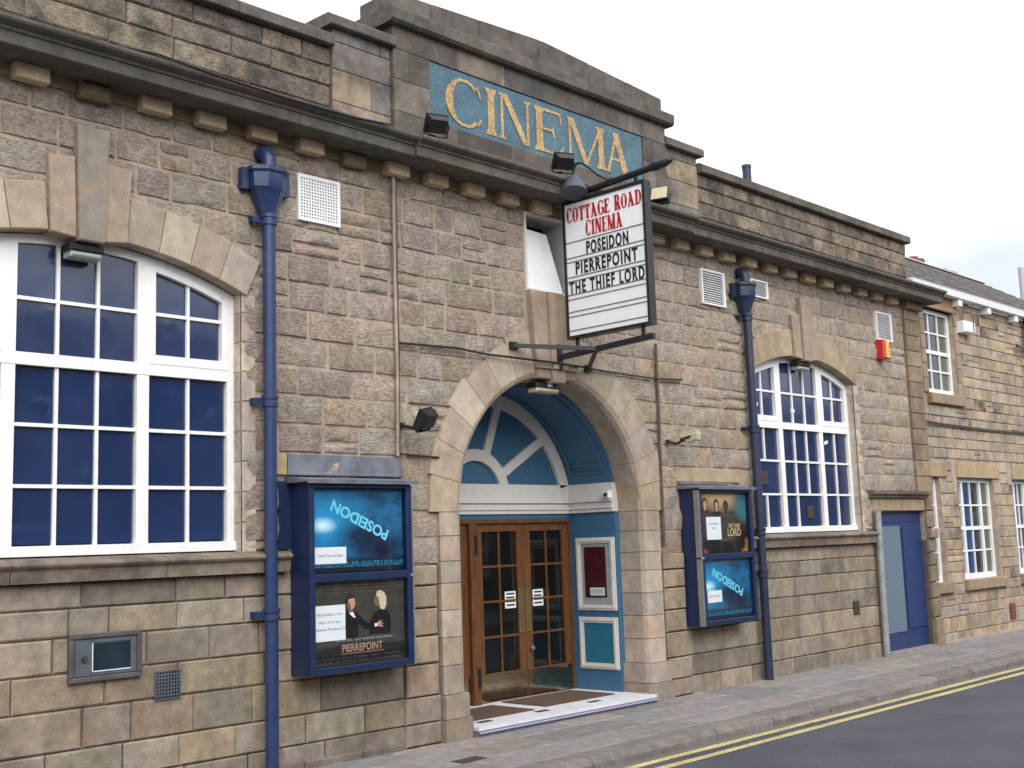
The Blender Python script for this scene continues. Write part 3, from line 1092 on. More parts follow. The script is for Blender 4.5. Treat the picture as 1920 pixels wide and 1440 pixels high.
# ---- the two big windows with segmental heads
half = math.asin((WIN_B - WIN_C) / SEG_R)
for s in (-1, 1):
    cx = s * WIN_C
    ak = 0.30 / SEG_R
    n = 4
    aend = half + 0.012
    for side in (-1, 1):
        for i in range(n):
            t0, t1 = ak + (aend - ak) * i / n, ak + (aend - ak) * (i + 1) / n
            a0, a1 = (math.pi / 2 - t1, math.pi / 2 - t0) if side > 0 else (math.pi / 2 + t0, math.pi / 2 + t1)
            ring_block(cx, SEG_Z, SEG_R, SEG_RO - (0.0 if i < n - 1 else 0.02), a0, a1, -0.036, 0.18, M['vouss'], jit(random.choice(VC if s < 0 else [(0.40, 0.315, 0.225), (0.37, 0.29, 0.205)]), 0.07), cinema, n=3)
        o = MB().prism([(cx + side * 0.105, 4.055), (cx + side * 0.295, 4.075), (cx + side * 0.325, 4.64), (cx + side * 0.125, 4.665)], -0.062, 0.18, c=0.006).build('keystone', M['vouss'], cinema)
        o.color = (*jit((0.38, 0.30, 0.235), 0.05), 1)
    o = MB().prism([(cx - 0.10, 4.035), (cx + 0.10, 4.035), (cx + 0.125, 4.90), (cx - 0.125, 4.90)], -0.095, 0.18, c=0.008).build('keystone', M['vouss'], cinema)
    o.color = (*((0.27, 0.235, 0.20) if s < 0 else (0.35, 0.28, 0.22)), 1)
    # jamb reveals
    for e in (-1, 1):
        z = SILL
        while z < SPR - 0.02:
            h = min(0.2425, SPR - z)
            xe = cx + e * 1.325
            mb = MB().box(min(xe, xe - e * 0.008) - 0.0, max(xe, xe - e * 0.008), 0.012, 0.30, z + 0.003, z + h - 0.003)
            mb.cbox(min(xe, xe + e * 0.13), max(xe, xe + e * 0.13), -0.014, 0.015, z + 0.004, z + h - 0.004, 0.008)
            mb.build('jamb_block', M['ashlar'], cinema).color = (*jit(random.choice(WALLC), 0.1), 1)
            z += h
    # sill in lengths
    segs = [(-6.75, -5.62), (-5.62, -4.45), (-4.45, -3.345)] if s < 0 else [(3.42, 4.6), (4.6, 5.66), (5.66, 6.70)]
    for a, b in segs:
        o = MB().xprism([(0.22, 1.578), (-0.075, 1.578), (-0.085, 1.665), (-0.115, 1.685), (-0.125, 1.70), (-0.12, 1.715), (0.0, 1.745), (0.22, 1.76)], a + 0.003, b - 0.003).build('window_sill', M['cornice'], cinema)
        o.color = (*jit((0.25, 0.205, 0.165), 0.07), 1)


def seg_top(cx, x, r):
    return SEG_Z + math.sqrt(r * r - (x - cx) ** 2)


FY = 0.10        # front of the window joinery
BARS_Z = [1.835, 2.255, 2.69, 3.115]
for s in (-1, 1):
    cx = s * WIN_C
    mb = MB()
    ri = SEG_R - 0.008
    # arched head in short lengths
    n = 14
    for i in range(n):
        xa = cx - 1.318 + 2.636 * i / n
        xb = cx - 1.318 + 2.636 * (i + 1) / n
        mb.prism([(xa, seg_top(cx, xa, ri - 0.065)), (xb, seg_top(cx, xb, ri - 0.065)), (xb, seg_top(cx, xb, ri)), (xa, seg_top(cx, xa, ri))], FY, FY + 0.09)
    for e in (-1, 1):
        xe = cx + e * 1.318
        mb.box(min(xe, xe - e * 0.065), max(xe, xe - e * 0.065), FY - 0.001, FY + 0.09, 1.80, SPR - 0.03)
        xm = cx + e * 0.515
        mb.box(xm - 0.05, xm + 0.05, FY - 0.004, FY + 0.088, 1.835, 3.115)
        mb.box(xm - 0.05, xm + 0.05, FY - 0.004, FY + 0.088, 3.205, seg_top(cx, xm, ri) - 0.03)
    mb.box(cx - 1.252, cx + 1.252, FY - 0.008, FY + 0.085, 3.115, 3.205)
    mb.box(cx - 1.318, cx + 1.318, FY - 0.03, FY + 0.085, 1.762, 1.835)
    win = mb.build('window', M['white'], cinema)
    lights = [(cx - 1.253, cx - 0.565, 2), (cx - 0.465, cx + 0.465, 3), (cx + 0.565, cx + 1.253, 2)]
    # which panes are boarded over as one (right-hand window)
    for li, (xa, xb, nc) in enumerate(lights):
        # lower lights: three rows; upper lights: two rows under the arch
        sash = 0.03 if nc == 2 else 0.0
        xs = [xa + (xb - xa) * i / nc for i in range(nc + 1)]
        for r in range(3):
            z0, z1 = BARS_Z[r], BARS_Z[r + 1]
            cells = [(xs[i], xs[i + 1]) for i in range(nc)]
            vent = None
            if s > 0 and li == 0 and r == 1:
                cells = [(xs[0], xs[-1])]
                vent = ((xs[0] + 0.30), 2.46)
            if s > 0 and li == 1 and r == 0:
                cells = [(xs[0], xs[1]), (xs[1], xs[3])]
                vent = (xs[2] - 0.02, 2.02)
            for ca, cb in cells:
                tl = random.uniform(-0.012, 0.012)
                o = MB().box(ca + 0.012, cb - 0.012, FY + 0.035, FY + 0.041, z0 + 0.010, z1 - 0.010).build('pane', M['pane'], win)
                if cb < xs[-1] - 0.01:
                    MB().box(cb - 0.013, cb + 0.013, FY + 0.012, FY + 0.055, z0, z1).build('glazing_bar', M['white'], win)
            if r:
                MB().box(xa, xb, FY + 0.010, FY + 0.057, z0 - 0.013, z0 + 0.013).build('glazing_bar', M['white'], win)
            if vent:
                MB().cbox(vent[0] - 0.075, vent[0] + 0.075, FY + 0.005, FY + 0.036, vent[1] - 0.085, vent[1] + 0.085, 0.008).build('vent_plate', M['terra'], win)
        zr = 3.60
        if nc == 2:      # opening top sash in its own frame
            sb = MB()
            sb.box(xa, xb, FY - 0.012, FY + 0.05, 3.205, 3.275)
            for e, xe in ((1, xa), (-1, xb)):
                x2 = xe + e * 0.05
                sb.box(min(xe, x2), max(xe, x2), FY - 0.010, FY + 0.05, 3.275, seg_top(cx, x2 if abs(x2 - cx) > abs(xe - cx) else xe, ri - 0.06))
            m_ = 6
            for i in range(m_):
                u0, u1 = xa + 0.05 + (xb - xa - 0.1) * i / m_, xa + 0.05 + (xb - xa - 0.1) * (i + 1) / m_
                sb.prism([(u0, seg_top(cx, u0, ri - 0.105)), (u1, seg_top(cx, u1, ri - 0.105)), (u1, seg_top(cx, u1, ri - 0.06)), (u0, seg_top(cx, u0, ri - 0.06))], FY - 0.011, FY + 0.05)
            sb.build('sash', M['white'], win)
            ux, uz, top = (xa + 0.05, xb - 0.05), 3.275, ri - 0.10
        else:
            ux, uz, top = (xa, xb), 3.205, ri - 0.06
        us = [ux[0] + (ux[1] - ux[0]) * i / nc for i in range(nc + 1)]
        for i in range(nc):
            ca, cb = us[i], us[i + 1]
            MB().box(ca + 0.012, cb - 0.012, FY + 0.035, FY + 0.041, uz + 0.01, zr - 0.013).build('pane', M['pane'], win)
            q = 4
            up_ = [(ca + 0.012 + (cb - ca - 0.024) * t / q) for t in range(q + 1)]
            MB().prism([(ca + 0.012, zr + 0.013), (cb - 0.012, zr + 0.013)] + [(u, seg_top(cx, u, top - 0.004)) for u in up_[::-1]], FY + 0.035, FY + 0.041).build('pane', M['pane'], win)
            if i:
                MB().box(ca - 0.013, ca + 0.013, FY + 0.012, FY + 0.055, uz, seg_top(cx, ca, top)).build('glazing_bar', M['white'], win)
        MB().box(ux[0], ux[1], FY + 0.010, FY + 0.057, zr - 0.013, zr + 0.013).build('glazing_bar', M['white'], win)
    MB().box(cx - 1.3, cx + 1.3, 0.30, 0.32, 1.74, 4.2).build('window_backing', M['dark'], win)
    if s > 0:
        for sx_, sz_, rot in ((-1.03, 3.42, 0.12), (-0.13, 3.38, 0.0), (0.70, 2.98, -0.3)):
            o = MB().box(-0.05, 0.05, FY + 0.030, FY + 0.0345, -0.022, 0.022).build('sticker', M['paper'], win)
            o.location = (cx + sx_, 0, sz_)
            o.rotation_euler = (0, rot, 0)

# ---- frieze, dentils and cornice
for a, b in ((-END, -6.3), (-6.3, -4.2), (-4.2, -2.12), (-2.12, -0.1), (-0.1, 2.12), (2.12, 4.4), (4.4, 6.5), (6.5, END)):
    o = MB().box(a + 0.002, b - 0.002, -0.022, 0.33, 5.168, 5.252).build('frieze_stone', M['vouss'], cinema)
    o.color = (*jit((0.34, 0.25, 0.135), 0.06), 1)
k = 0
x = -8.0
while x < 8.0:
    if not (abs(abs(x) - PIL) < 0.2):
        worn = abs(x + 5.06) < 0.2 or abs(x + 2.6) < 0.2
        w = 0.125
        mb = MB().cbox(x - w, x + w, -0.125 + (0.01 if worn else 0), -0.02, 5.142 - (0.02 if worn else 0), 5.251, 0.03 if worn else 0.006)
        o = mb.build('dentil', M['vouss'], cinema)
        o.color = (*(jit((0.17, 0.145, 0.09), 0.1) if worn else jit((0.56, 0.44, 0.29), 0.09)), 1)
    x += 0.49
CPROF = [(0.30, 5.252), (-0.335, 5.252), (-0.35, 5.262), (-0.355, 5.345), (-0.372, 5.352), (-0.376, 5.372), (-0.40, 5.380), (-0.43, 5.395), (-0.44, 5.41), (-0.44, 5.432), (-0.10, 5.50), (0.30, 5.53)]
cjoints = [-8.85, -7.4, -6.1, -4.80, -3.4, -2.14, -0.7, 0.75, 2.14, 3.5, 4.9, 6.3, 7.6, 8.85]
for a, b in zip(cjoints[:-1], cjoints[1:]):
    fw = -0.035 if (a > -2.2 and b < 2.2) else 0.0
    o = MB().xprism([(y + (fw if y < 0 else 0), z) for y, z in CPROF], a + 0.0015, b - 0.0015).build('cornice_stone', M['cornice'], cinema)
    o.color = (*jit((0.135, 0.124, 0.112), 0.09), 1)

# ---- parapet
parapet = MB()
for s in (-1, 1):
    a, b = sorted((s * 2.80, s * 8.43))
    parapet.box(a, b, 0.012, 0.36, 5.50, 6.205)
    a, b = sorted((s * 2.10, s * 2.81))
    parapet.box(a, b, 0.0, 0.38, 5.50, 6.42)
parapet.box(-2.11, 2.11, -0.035, 0.40, 5.50, 6.63)
parapet = parapet.build('parapet', M['mortar_dark'], cinema)
PAC = [(0.29, 0.245, 0.19), (0.26, 0.22, 0.175), (0.30, 0.25, 0.185), (0.22, 0.19, 0.16), (0.18, 0.16, 0.14)]
ps = Stones('parapet_stone', parapet, M['para'], M['para_attr'], 'ashlar', PAC, 300)
pz = [5.45, 5.65, 5.845, 6.03, 6.205]
for k in range(4):
    for s in (-1, 1):
        a, b = sorted((s * 2.815, s * 8.43))
        ps.course(pz[k], pz[k + 1], [(a, b)], 0.36, 0.70, gap=0.010)
ps.finish()
DKC = [(0.145, 0.13, 0.115), (0.12, 0.11, 0.10), (0.175, 0.155, 0.135), (0.10, 0.093, 0.088)]
# stepped shoulders of smooth ashlar
for s in (-1, 1):
    for (za, zb, cuts) in ((5.48, 5.72, (2.125, 2.80)), (5.72, 6.02, (2.125, 2.36, 2.80)), (6.02, 6.28, (2.125, 2.80)), (6.28, 6.40, (2.125, 2.25, 2.80))):
        for u0, u1 in zip(cuts[:-1], cuts[1:]):
            a, b = sorted((s * u0, s * u1))
            o = MB().cbox(a + 0.003, b - 0.003, -0.022, 0.02, za + 0.003, zb - 0.003, 0.004).build('parapet_block', M['parasm'], cinema)
            o.color = (*jit(random.choice([(0.35, 0.275, 0.195), (0.30, 0.24, 0.18), (0.22, 0.20, 0.185)]) if zb < 6.3 else (0.19, 0.18, 0.17), 0.1), 1)
    a, b = sorted((s * 2.10, s * 2.87))
    o = MB().xprism([(0.42, 6.40), (-0.085, 6.40), (-0.095, 6.41), (-0.095, 6.485), (-0.06, 6.515), (0.42, 6.53)], a, b).build('coping_stone', M['parasm'], cinema)
    o.color = (*jit((0.155, 0.14, 0.12), 0.06), 1)
    # coping of the low parapet in lengths
    u = 2.815
    while u < 8.44:
        w = min(random.uniform(0.85, 1.2), 8.47 - u)
        if 8.47 - u - w < 0.3:
            w = 8.47 - u
        a, b = sorted((s * u, s * (u + w)))
        o = MB().xprism([(0.42, 6.205), (-0.07, 6.205), (-0.085, 6.215), (-0.085, 6.305), (-0.05, 6.33), (0.42, 6.345)], a + 0.003, b - 0.003).build('coping_stone', M['parasm'], cinema)
        o.color = (*jit((0.135, 0.125, 0.108), 0.09), 1)
        u += w
# central block of smooth ashlar round the sign
PNL = (-1.66, 1.665, 5.79, 6.395)
for (za, zb, cuts) in ((5.46, PNL[2] - 0.004, (-2.12, -1.3, -0.55, 0.3, 1.1, 1.55, 2.12)), (PNL[2] - 0.004, 6.10, (-2.12, PNL[0] - 0.004)), (6.10, PNL[3] + 0.004, (-2.12, -1.92, PNL[0] - 0.004)),
                       (PNL[2] - 0.004, 6.12, (PNL[1] + 0.004, 1.9, 2.12)), (6.12, PNL[3] + 0.004, (PNL[1] + 0.004, 1.86, 2.12)), (PNL[3] + 0.004, 6.625, (-2.12, -1.30, -0.62, -0.18, 0.62, 0.94, 1.42, 2.12))):
    for a, b in zip(cuts[:-1], cuts[1:]):
        o = MB().cbox(a + 0.002, b - 0.002, -0.062, 0.0, za + 0.002, zb - 0.002, 0.003).build('parapet_block', M['parasm'], cinema)
        o.color = (*jit(random.choice(DKC), 0.12), 1)
bx = [-2.20, -1.45, -0.62, 0.05, 0.62, 1.30, 1.62, 2.20]
for a, b in zip(bx[:-1], bx[1:]):
    o = MB().xprism([(0.44, 6.625), (-0.12, 6.625), (-0.15, 6.65), (-0.155, 6.755), (-0.13, 6.775), (0.44, 6.79)], a + 0.0015, b - 0.0015).build('coping_stone', M['parasm'], cinema)
    o.color = (*jit((0.125, 0.115, 0.103), 0.08), 1)
bx = [-2.12, -1.60, -0.95, -0.05, 0.78, 1.42, 2.12]
ztop = lambda x: 7.095 - 0.058 * abs(x)
for a, b in zip(bx[:-1], bx[1:]):
    poly = [(a + 0.0015, 6.785), (b - 0.0015, 6.785), (b - 0.0015, ztop(b)), (a + 0.0015, ztop(a))]
    if a < 0 < b:
        poly = poly[:3] + [(0, ztop(0)), poly[3]]
    o = MB().prism(poly, -0.045, 0.42, c=0.02).build('blocking_stone', M['parasm'], cinema)
    o.color = (*jit((0.14, 0.125, 0.115), 0.07), 1)
# short flue behind the right parapet
tag(MB().tube([(4.45, 0.3, 6.2), (4.45, 0.3, 6.70)], 0.06, 14).tube([(4.45, 0.3, 6.69), (4.45, 0.3, 6.73)], 0.066, 14).build('flue_pipe', M['navy_dark'], cinema, angle=40), 'short round navy flue pipe rising behind the right parapet')

# ------------------------------------------------------------------ serif lettering
def glyph(ch, w, h, st_, th, sr):
    """serif capital as a list of polygons in a w x h box; st_ stem, th hairline, sr serif overhang"""
    P_ = []
    rect = lambda x0, x1, z0, z1: P_.append([(x0, z0), (x1, z0), (x1, z1), (x0, z1)])
    sth = th * 0.9

    def stem(x, t, top=True, bot=True):
        rect(x, x + t, 0, h)
        if bot:
            P_.append([(x - sr, 0), (x + t + sr, 0), (x + t + sr * 0.9, sth), (x + t, sth * 2.2), (x, sth * 2.2), (x - sr * 0.9, sth)])
        if top:
            P_.append([(x - sr, h), (x + t + sr, h), (x + t + sr * 0.9, h - sth), (x + t, h - sth * 2.2), (x, h - sth * 2.2), (x - sr * 0.9, h - sth)])

    def diag(xb, xt, t):
        P_.append([(xb, 0), (xb + t, 0), (xt + t, h), (xt, h)])

    def foot(x, t, z):
        rect(x - sr, x + t + sr, z, z + sth) if z == 0 else rect(x - sr, x + t + sr, z - sth, z)

    def bowl(cx, cz, rx, rz, a0, a1, tmax, tmin, n=20, thick_at=math.pi):
        for i in range(n):
            q = []
            for a in (a0 + (a1 - a0) * i / n, a0 + (a1 - a0) * (i + 1) / n):
                t = tmin + (tmax - tmin) * abs(math.cos(a)) ** 1.5
                q.append(((cx + rx * math.cos(a), cz + rz * math.sin(a)), (cx + (rx - t) * math.cos(a), cz + (rz - max(t * 0.6, tmin)) * math.sin(a))))
            P_.append([q[0][0], q[1][0], q[1][1], q[0][1]])
    if ch == 'I':
        stem((w - st_) / 2, st_)
    elif ch == 'C' or ch == 'G':
        bowl(w * 0.52, h / 2, w * 0.52, h * 0.51, rad(48), rad(312), st_ * 1.05, th)
        P_.append([(w * 0.84, h * 0.90), (w * 0.90, h * 0.96), (w * 0.98, h * 0.70), (w * 0.93, h * 0.70)])
        if ch == 'C':
            P_.append([(w * 0.83, h * 0.11), (w * 0.88, h * 0.08), (w * 1.0, h * 0.24), (w * 0.96, h * 0.26)])
        else:
            rect(w * 0.76, w * 0.76 + st_, h * 0.08, h * 0.44)
            rect(w * 0.60, w * 1.02, h * 0.42, h * 0.42 + sth)
    elif ch == 'O':
        bowl(w / 2, h / 2, w / 2, h * 0.51, 0, 2 * math.pi, st_, th, 26)
    elif ch == 'D':
        stem(sr, st_)
        bowl(w * 0.42, h / 2, w * 0.58, h / 2, -math.pi / 2, math.pi / 2, st_, th)
        rect(sr + st_, w * 0.43, 0, th)
        rect(sr + st_, w * 0.43, h - th, h)
    elif ch == 'T':
        stem((w - st_) / 2, st_, top=False)
        rect(0, w, h - th * 1.2, h)
        P_.append([(0, h), (th * 1.1, h), (th * 0.7, h * 0.74), (0, h * 0.74)])
        P_.append([(w, h), (w - th * 1.1, h), (w - th * 0.7, h * 0.74), (w, h * 0.74)])
    elif ch == 'E':
        stem(sr, st_)
        rect(sr + st_, w * 0.92, h - th, h)
        rect(sr + st_, w * 0.94, 0, th)
        rect(sr + st_, w * 0.66, h * 0.50, h * 0.50 + th)
        P_.append([(w * 0.86, h), (w * 0.93, h), (w * 0.98, h * 0.72), (w * 0.94, h * 0.72)])
        P_.append([(w * 0.80, 0), (w * 0.93, 0), (w * 1.04, h * 0.24), (w * 0.99, h * 0.24)])
        P_.append([(w * 0.62, h * 0.50), (w * 0.67, h * 0.64), (w * 0.72, h * 0.40), (w * 0.67, h * 0.38)])
    elif ch == 'N':
        rect(sr, sr + th * 1.2, 0, h)
        foot(sr, th * 1.2, 0)
        rect(0, sr * 2 + st_ * 0.6, h - sth, h)
        P_.append([(sr + th * 0.2, h), (sr + st_ * 1.15, h), (w - sr, 0), (w - sr - st_ * 1.0, 0)])
        rect(w - sr - th * 1.2, w - sr, 0, h)
        foot(w - sr - th * 1.2, th * 1.2, h)
    elif ch == 'M':
        rect(sr * 0.8, sr * 0.8 + th * 1.2, 0, h)
        foot(sr * 0.8, th * 1.2, 0)
        rect(0, sr * 2 + st_ * 0.3, h - sth, h)
        P_.append([(sr * 0.8, h), (sr * 0.8 + st_, h), (w * 0.47 + st_ * 0.5, 0.0), (w * 0.47 - st_ * 0.4, 0.0)])
        P_.append([(w * 0.45, 0), (w * 0.45 + th, 0), (w - sr - st_ * 0.2, h), (w - sr - st_ * 0.2 - th * 1.4, h)])
        stem(w - sr - st_, st_)
    elif ch == 'A':
        P_.append([(sr, 0), (sr + th * 1.3, 0), (w * 0.50 + th * 0.5, h), (w * 0.50 - th, h)])
        P_.append([(w - sr - st_ * 1.1, 0), (w - sr, 0), (w * 0.54, h), (w * 0.54 - st_ * 1.1, h)])
        rect(w * 0.25, w * 0.74, h * 0.32, h * 0.32 + th)
        foot(sr, th * 1.3, 0)
        foot(w - sr - st_ * 1.1, st_ * 1.1, 0)
    elif ch == 'R':
        stem(sr, st_)
        bowl(w * 0.46, h * 0.74, w * 0.42, h * 0.26, -math.pi / 2, math.pi / 2, st_ * 0.9, th)
        rect(sr + st_, w * 0.47, h * 0.48, h * 0.48 + th)
        rect(sr + st_, w * 0.47, h - th, h)
        P_.append([(w * 0.42, h * 0.49), (w * 0.42 + st_ * 1.1, h * 0.49), (w * 1.02, 0), (w * 1.02 - st_ * 1.1, 0)])
    return P_


def letter(ch, w, h, st_, th, sr, depth, mat, parent, frame, name='letter', grow=0.0):
    mb = MB()
    for i, poly in enumerate(glyph(ch, w, h, st_, th, sr)):
        mb.prism(poly, -depth - 0.00025 * (i % 7) - 0.00008 * i, 0.0)
    o = mb.build(name, mat, parent)
    o.matrix_local = frame
    return o


sign = thing('mosaic_sign', 'blue mosaic panel with gold capitals CINEMA set high in the parapet', 'sign', (0, -0.05, 5.79))
MB().box(PNL[0], PNL[1], 0.002, 0.05, 0, PNL[3] - PNL[2]).build('panel', M['mosaic'], sign)
SPECS = [('C', -1.455, 0.50, 0.105), ('I', -0.91, 0.165, 0.10), ('N', -0.715, 0.475, 0.10), ('E', -0.185, 0.45, 0.11), ('M', 0.34, 0.64, 0.10), ('A', 0.97, 0.46, 0.10)]
for ch, x0, w, stm in SPECS:
    letter(ch, w, 0.485, stm * 0.92, 0.030, 0.030, 0.006, M['gold'], sign, Matrix.Translation((x0, 0.001, 0.05)))

# ------------------------------------------------------------------ hatch opening with white boards
hb = MB()
hx0, hx1, hz0, hz1 = HATCH
hb.box(hx0, hx0 + 0.03, -0.02, 0.30, hz0, hz1)
hb.box(hx1 - 0.03, hx1, -0.02, 0.30, hz0, hz1)
hb.box(hx0 + 0.03, hx1 - 0.03, -0.02, 0.30, hz1 - 0.03, hz1)
hb.box(hx0, hx1, -0.03, 0.30, hz0 - 0.025, hz0 - 0.001)
hatch = hb.build('hatch_lining', M['cream'], cinema)
MB().box(hx0, hx1, 0.31, 0.33, hz0, hz1).build('hatch_dark', M['dark'], hatch)
o = MB().add([(hx0 + 0.032, -0.01, hz0), (hx1 - 0.06, 0.0, hz0), (hx1 - 0.235, 0.055, 4.97), (hx0 + 0.032, 0.045, 4.985),
              (hx0 + 0.032, 0.01, hz0), (hx1 - 0.06, 0.02, hz0), (hx1 - 0.235, 0.075, 4.97), (hx0 + 0.032, 0.065, 4.985)],
             [(0, 1, 2, 3), (7, 6, 5, 4), (0, 4, 5, 1), (1, 5, 6, 2), (2, 6, 7, 3), (3, 7, 4, 0)]).build('hatch_board', M['white'], hatch)

# ------------------------------------------------------------------ entrance recess
RB = 0.99       # back plane of the recess (door plane)
RX = 1.30       # half width between the side panels
FZ = 0.085       # floor
ent = MB().box(-RX - 0.2, RX + 0.2, RB + 0.14, RB + 0.2, FZ - 0.1, 3.6).build('lobby_back', M['dark'], cinema)
# step and marble floor
step = MB().box(-1.33, 1.33, -0.135, RB + 0.1, FZ - 0.03, FZ).build('entrance_step', M['marble'], cinema)
MB().box(-1.335, 1.335, -0.15, 0.2, FZ - 0.06, FZ - 0.031).box(-1.335, 1.335, -0.128, 0.2, -0.05, FZ - 0.061).build('step_nosing', M['nosing'], step)
MB().box(-1.334, 1.334, -0.1515, -0.14, FZ - 0.050, FZ - 0.044).build('step_line', M['marble'], step)
for x in (-1.04, -0.24, 0.555):
    MB().box(x - 0.085, x + 0.085, 0.055, 0.125, FZ - 0.02, FZ + 0.004).build('step_grip', M['blackmatt'], step)
for (xa, xb, ya, yb, lab) in ((-1.25, -0.23, 0.20, 0.80, 'brown coir door mat at the left of the entrance, mostly behind the stone jamb'),
                              (0.0, 1.10, 0.26, 0.90, 'brown coir door mat in front of the wooden double doors')):
    t = MB().box(xa, xb, ya, yb, FZ, FZ + 0.012).build('door_mat', M['mat'])
    tag(t, lab, 'door mat', 'entrance door mats')
# side panels of the recess
for s in (-1, 1):
    sp = MB().box(min(s * RX, s * (RX + 0.12)), max(s * RX, s * (RX + 0.12)), 0.312, RB + 0.1, FZ - 0.05, 2.06).build('side_panelling', M['blue'], cinema)
    def frame_on(z0, z1, y0, y1, t, d, mat, nm):
        mb = MB()
        xs_ = sorted((s * RX, s * (RX - d)))
        mb.box(*xs_, y0, y1, z0, z0 + t).box(*xs_, y0, y1, z1 - t, z1).box(*xs_, y0, y0 + t, z0 + t, z1 - t).box(*xs_, y1 - t, y1, z0 + t, z1 - t)
        x2 = sorted((s * RX, s * (RX - d * 1.6)))
        i_ = t * 0.35
        mb.box(*x2, y0 + i_, y1 - i_, z0 + i_, z0 + t - i_).box(*x2, y0 + i_, y1 - i_, z1 - t + i_, z1 - i_)
        mb.box(*x2, y0 + i_, y0 + t - i_, z0 + t - i_, z1 - t + i_).box(*x2, y1 - t + i_, y1 - i_, z0 + t - i_, z1 - t + i_)
        return mb.build(nm, mat, sp)
    frame_on(0.965, 1.775, 0.33, 0.895, 0.065, 0.018, M['cream'], 'panel_frame')
    frame_on(0.32, 0.89, 0.33, 0.89, 0.065, 0.018, M['cream'], 'panel_frame')
    xs_ = sorted((s * RX, s * (RX - 0.006)))
    MB().box(*xs_, 0.40, 0.825, 0.39, 0.82).build('panel_field', M['teal'], sp)
    MB().box(*xs_, 0.40, 0.83, 1.035, 1.705).build('notice_lining', M['palegrey'], sp)
    xs_ = sorted((s * (RX - 0.006), s * (RX - 0.016)))
    if s > 0:
        MB().box(*xs_, 0.465, 0.775, 1.11, 1.67).build('notice_board', M['maroon'], sp)
        MB().box(*sorted((s * (RX - 0.016), s * (RX - 0.02))), 0.49, 0.70, 1.13, 1.215).build('notice', M['paper'], sp)
        nb_ = MB()
        for i in range(5):
            nb_.box(*sorted((s * (RX - 0.02), s * (RX - 0.0215))), 0.50, 0.69, 1.145 + 0.013 * i, 1.149 + 0.013 * i)
        nb_.build('notice_lines', M['railgrey'], sp)
    # entablature mouldings on the side wall
    eb = MB()
    for d, z0, z1 in ((0.035, 2.06, 2.10), (0.05, 2.102, 2.135), (0.03, 2.137, 2.175), (0.055, 2.177, 2.205), (0.02, 2.207, 2.385)):
        eb.box(*sorted((s * (RX + 0.1), s * (RX - d))), 0.312, RB + 0.05, z0, z1)
    eb.build('entablature', M['cream'], sp)
# entablature and blue head over the doors
eb = MB()
for d, z0, z1 in ((0.035, 2.06, 2.10), (0.05, 2.102, 2.135), (0.03, 2.137, 2.175), (0.055, 2.177, 2.205), (0.02, 2.207, 2.385)):
    eb.box(-RX + 0.01, RX - 0.01, RB - d, RB + 0.1, z0, z1)
entab = eb.build('entablature', M['cream'], cinema)
MB().box(-RX, RX, RB - 0.012, RB + 0.1, 2.005, 2.058).build('door_head', M['blue'], cinema)
# barrel vault over the recess, blue with a sunk panel
for (r0, ya, yb, nm, mt, a0, a1) in ((1.345, 0.312, RB, 'vault', 'blue', rad(14), rad(166)),):
    n = 28
    mb = MB()
    for i in range(n):
        p0 = arc(0, ARC_Z, r0, a0 + (a1 - a0) * i / n, a0 + (a1 - a0) * (i + 1) / n, 1)
        p1 = arc(0, ARC_Z, r0 + 0.05, a0 + (a1 - a0) * i / n, a0 + (a1 - a0) * (i + 1) / n, 1)
        mb.prism([p0[0], p0[1], p1[1], p1[0]], ya, yb)
    vault = mb.build(nm, M[mt], cinema)
mb = MB()
for (ya, yb) in ((0.40, 0.43), (0.88, 0.91)):
    n = 24
    for i in range(n):
        a0, a1 = rad(20) + rad(140) * i / n, rad(20) + rad(140) * (i + 1) / n
        p0, p1 = arc(0, ARC_Z, 1.325, a0, a1, 1), arc(0, ARC_Z, 1.35, a0, a1, 1)
        mb.prism([p0[0], p0[1], p1[1], p1[0]], ya, yb)
for ac in (20, 24, 156, 160):
    p0, p1 = arc(0, ARC_Z, 1.325, rad(ac - 0.6), rad(ac + 0.6), 1), arc(0, ARC_Z, 1.35, rad(ac - 0.6), rad(ac + 0.6), 1)
    mb.prism([p0[0], p0[1], p1[1], p1[0]], 0.43, 0.88)
mb.build('vault_moulding', M['blue'], vault)
# fan-shaped overdoor: blue board with cream ribs
fan = MB()
fan.prism([(1.30, 2.386), (-1.30, 2.386)] + [(x, z) for x, z in arc(0, ARC_Z, 1.345, math.pi - rad(14.5), rad(14.5), 30)], RB + 0.02, RB + 0.06)
fan = fan.build('overdoor', M['blue'], cinema)
HUBX, HUBZ = -0.20, 2.25
rb = MB()
n = 36
for i in range(n):
    a0, a1 = rad(14.5) + rad(151) * i / n, rad(14.5) + rad(151) * (i + 1) / n
    for r0, r1, y in ((1.19, 1.335, RB - 0.02),):
        p0, p1 = arc(0, ARC_Z, r0, a0, a1, 1), arc(0, ARC_Z, r1, a0, a1, 1)
        rb.prism([p0[0], p0[1], p1[1], p1[0]], y, RB + 0.02)
rb.build('fan_rib', M['cream'], fan)
rb = MB()
for i in range(24):
    a0, a1 = rad(15) + rad(150) * i / 24, rad(15) + rad(150) * (i + 1) / 24
    p0, p1 = arc(HUBX, HUBZ, 0.385, a0, a1, 1), arc(HUBX, HUBZ, 0.51, a0, a1, 1)
    rb.prism([p0[0], p0[1], p1[1], p1[0]], RB - 0.022, RB + 0.02)
rb.build('fan_rib', M['cream'], fan)
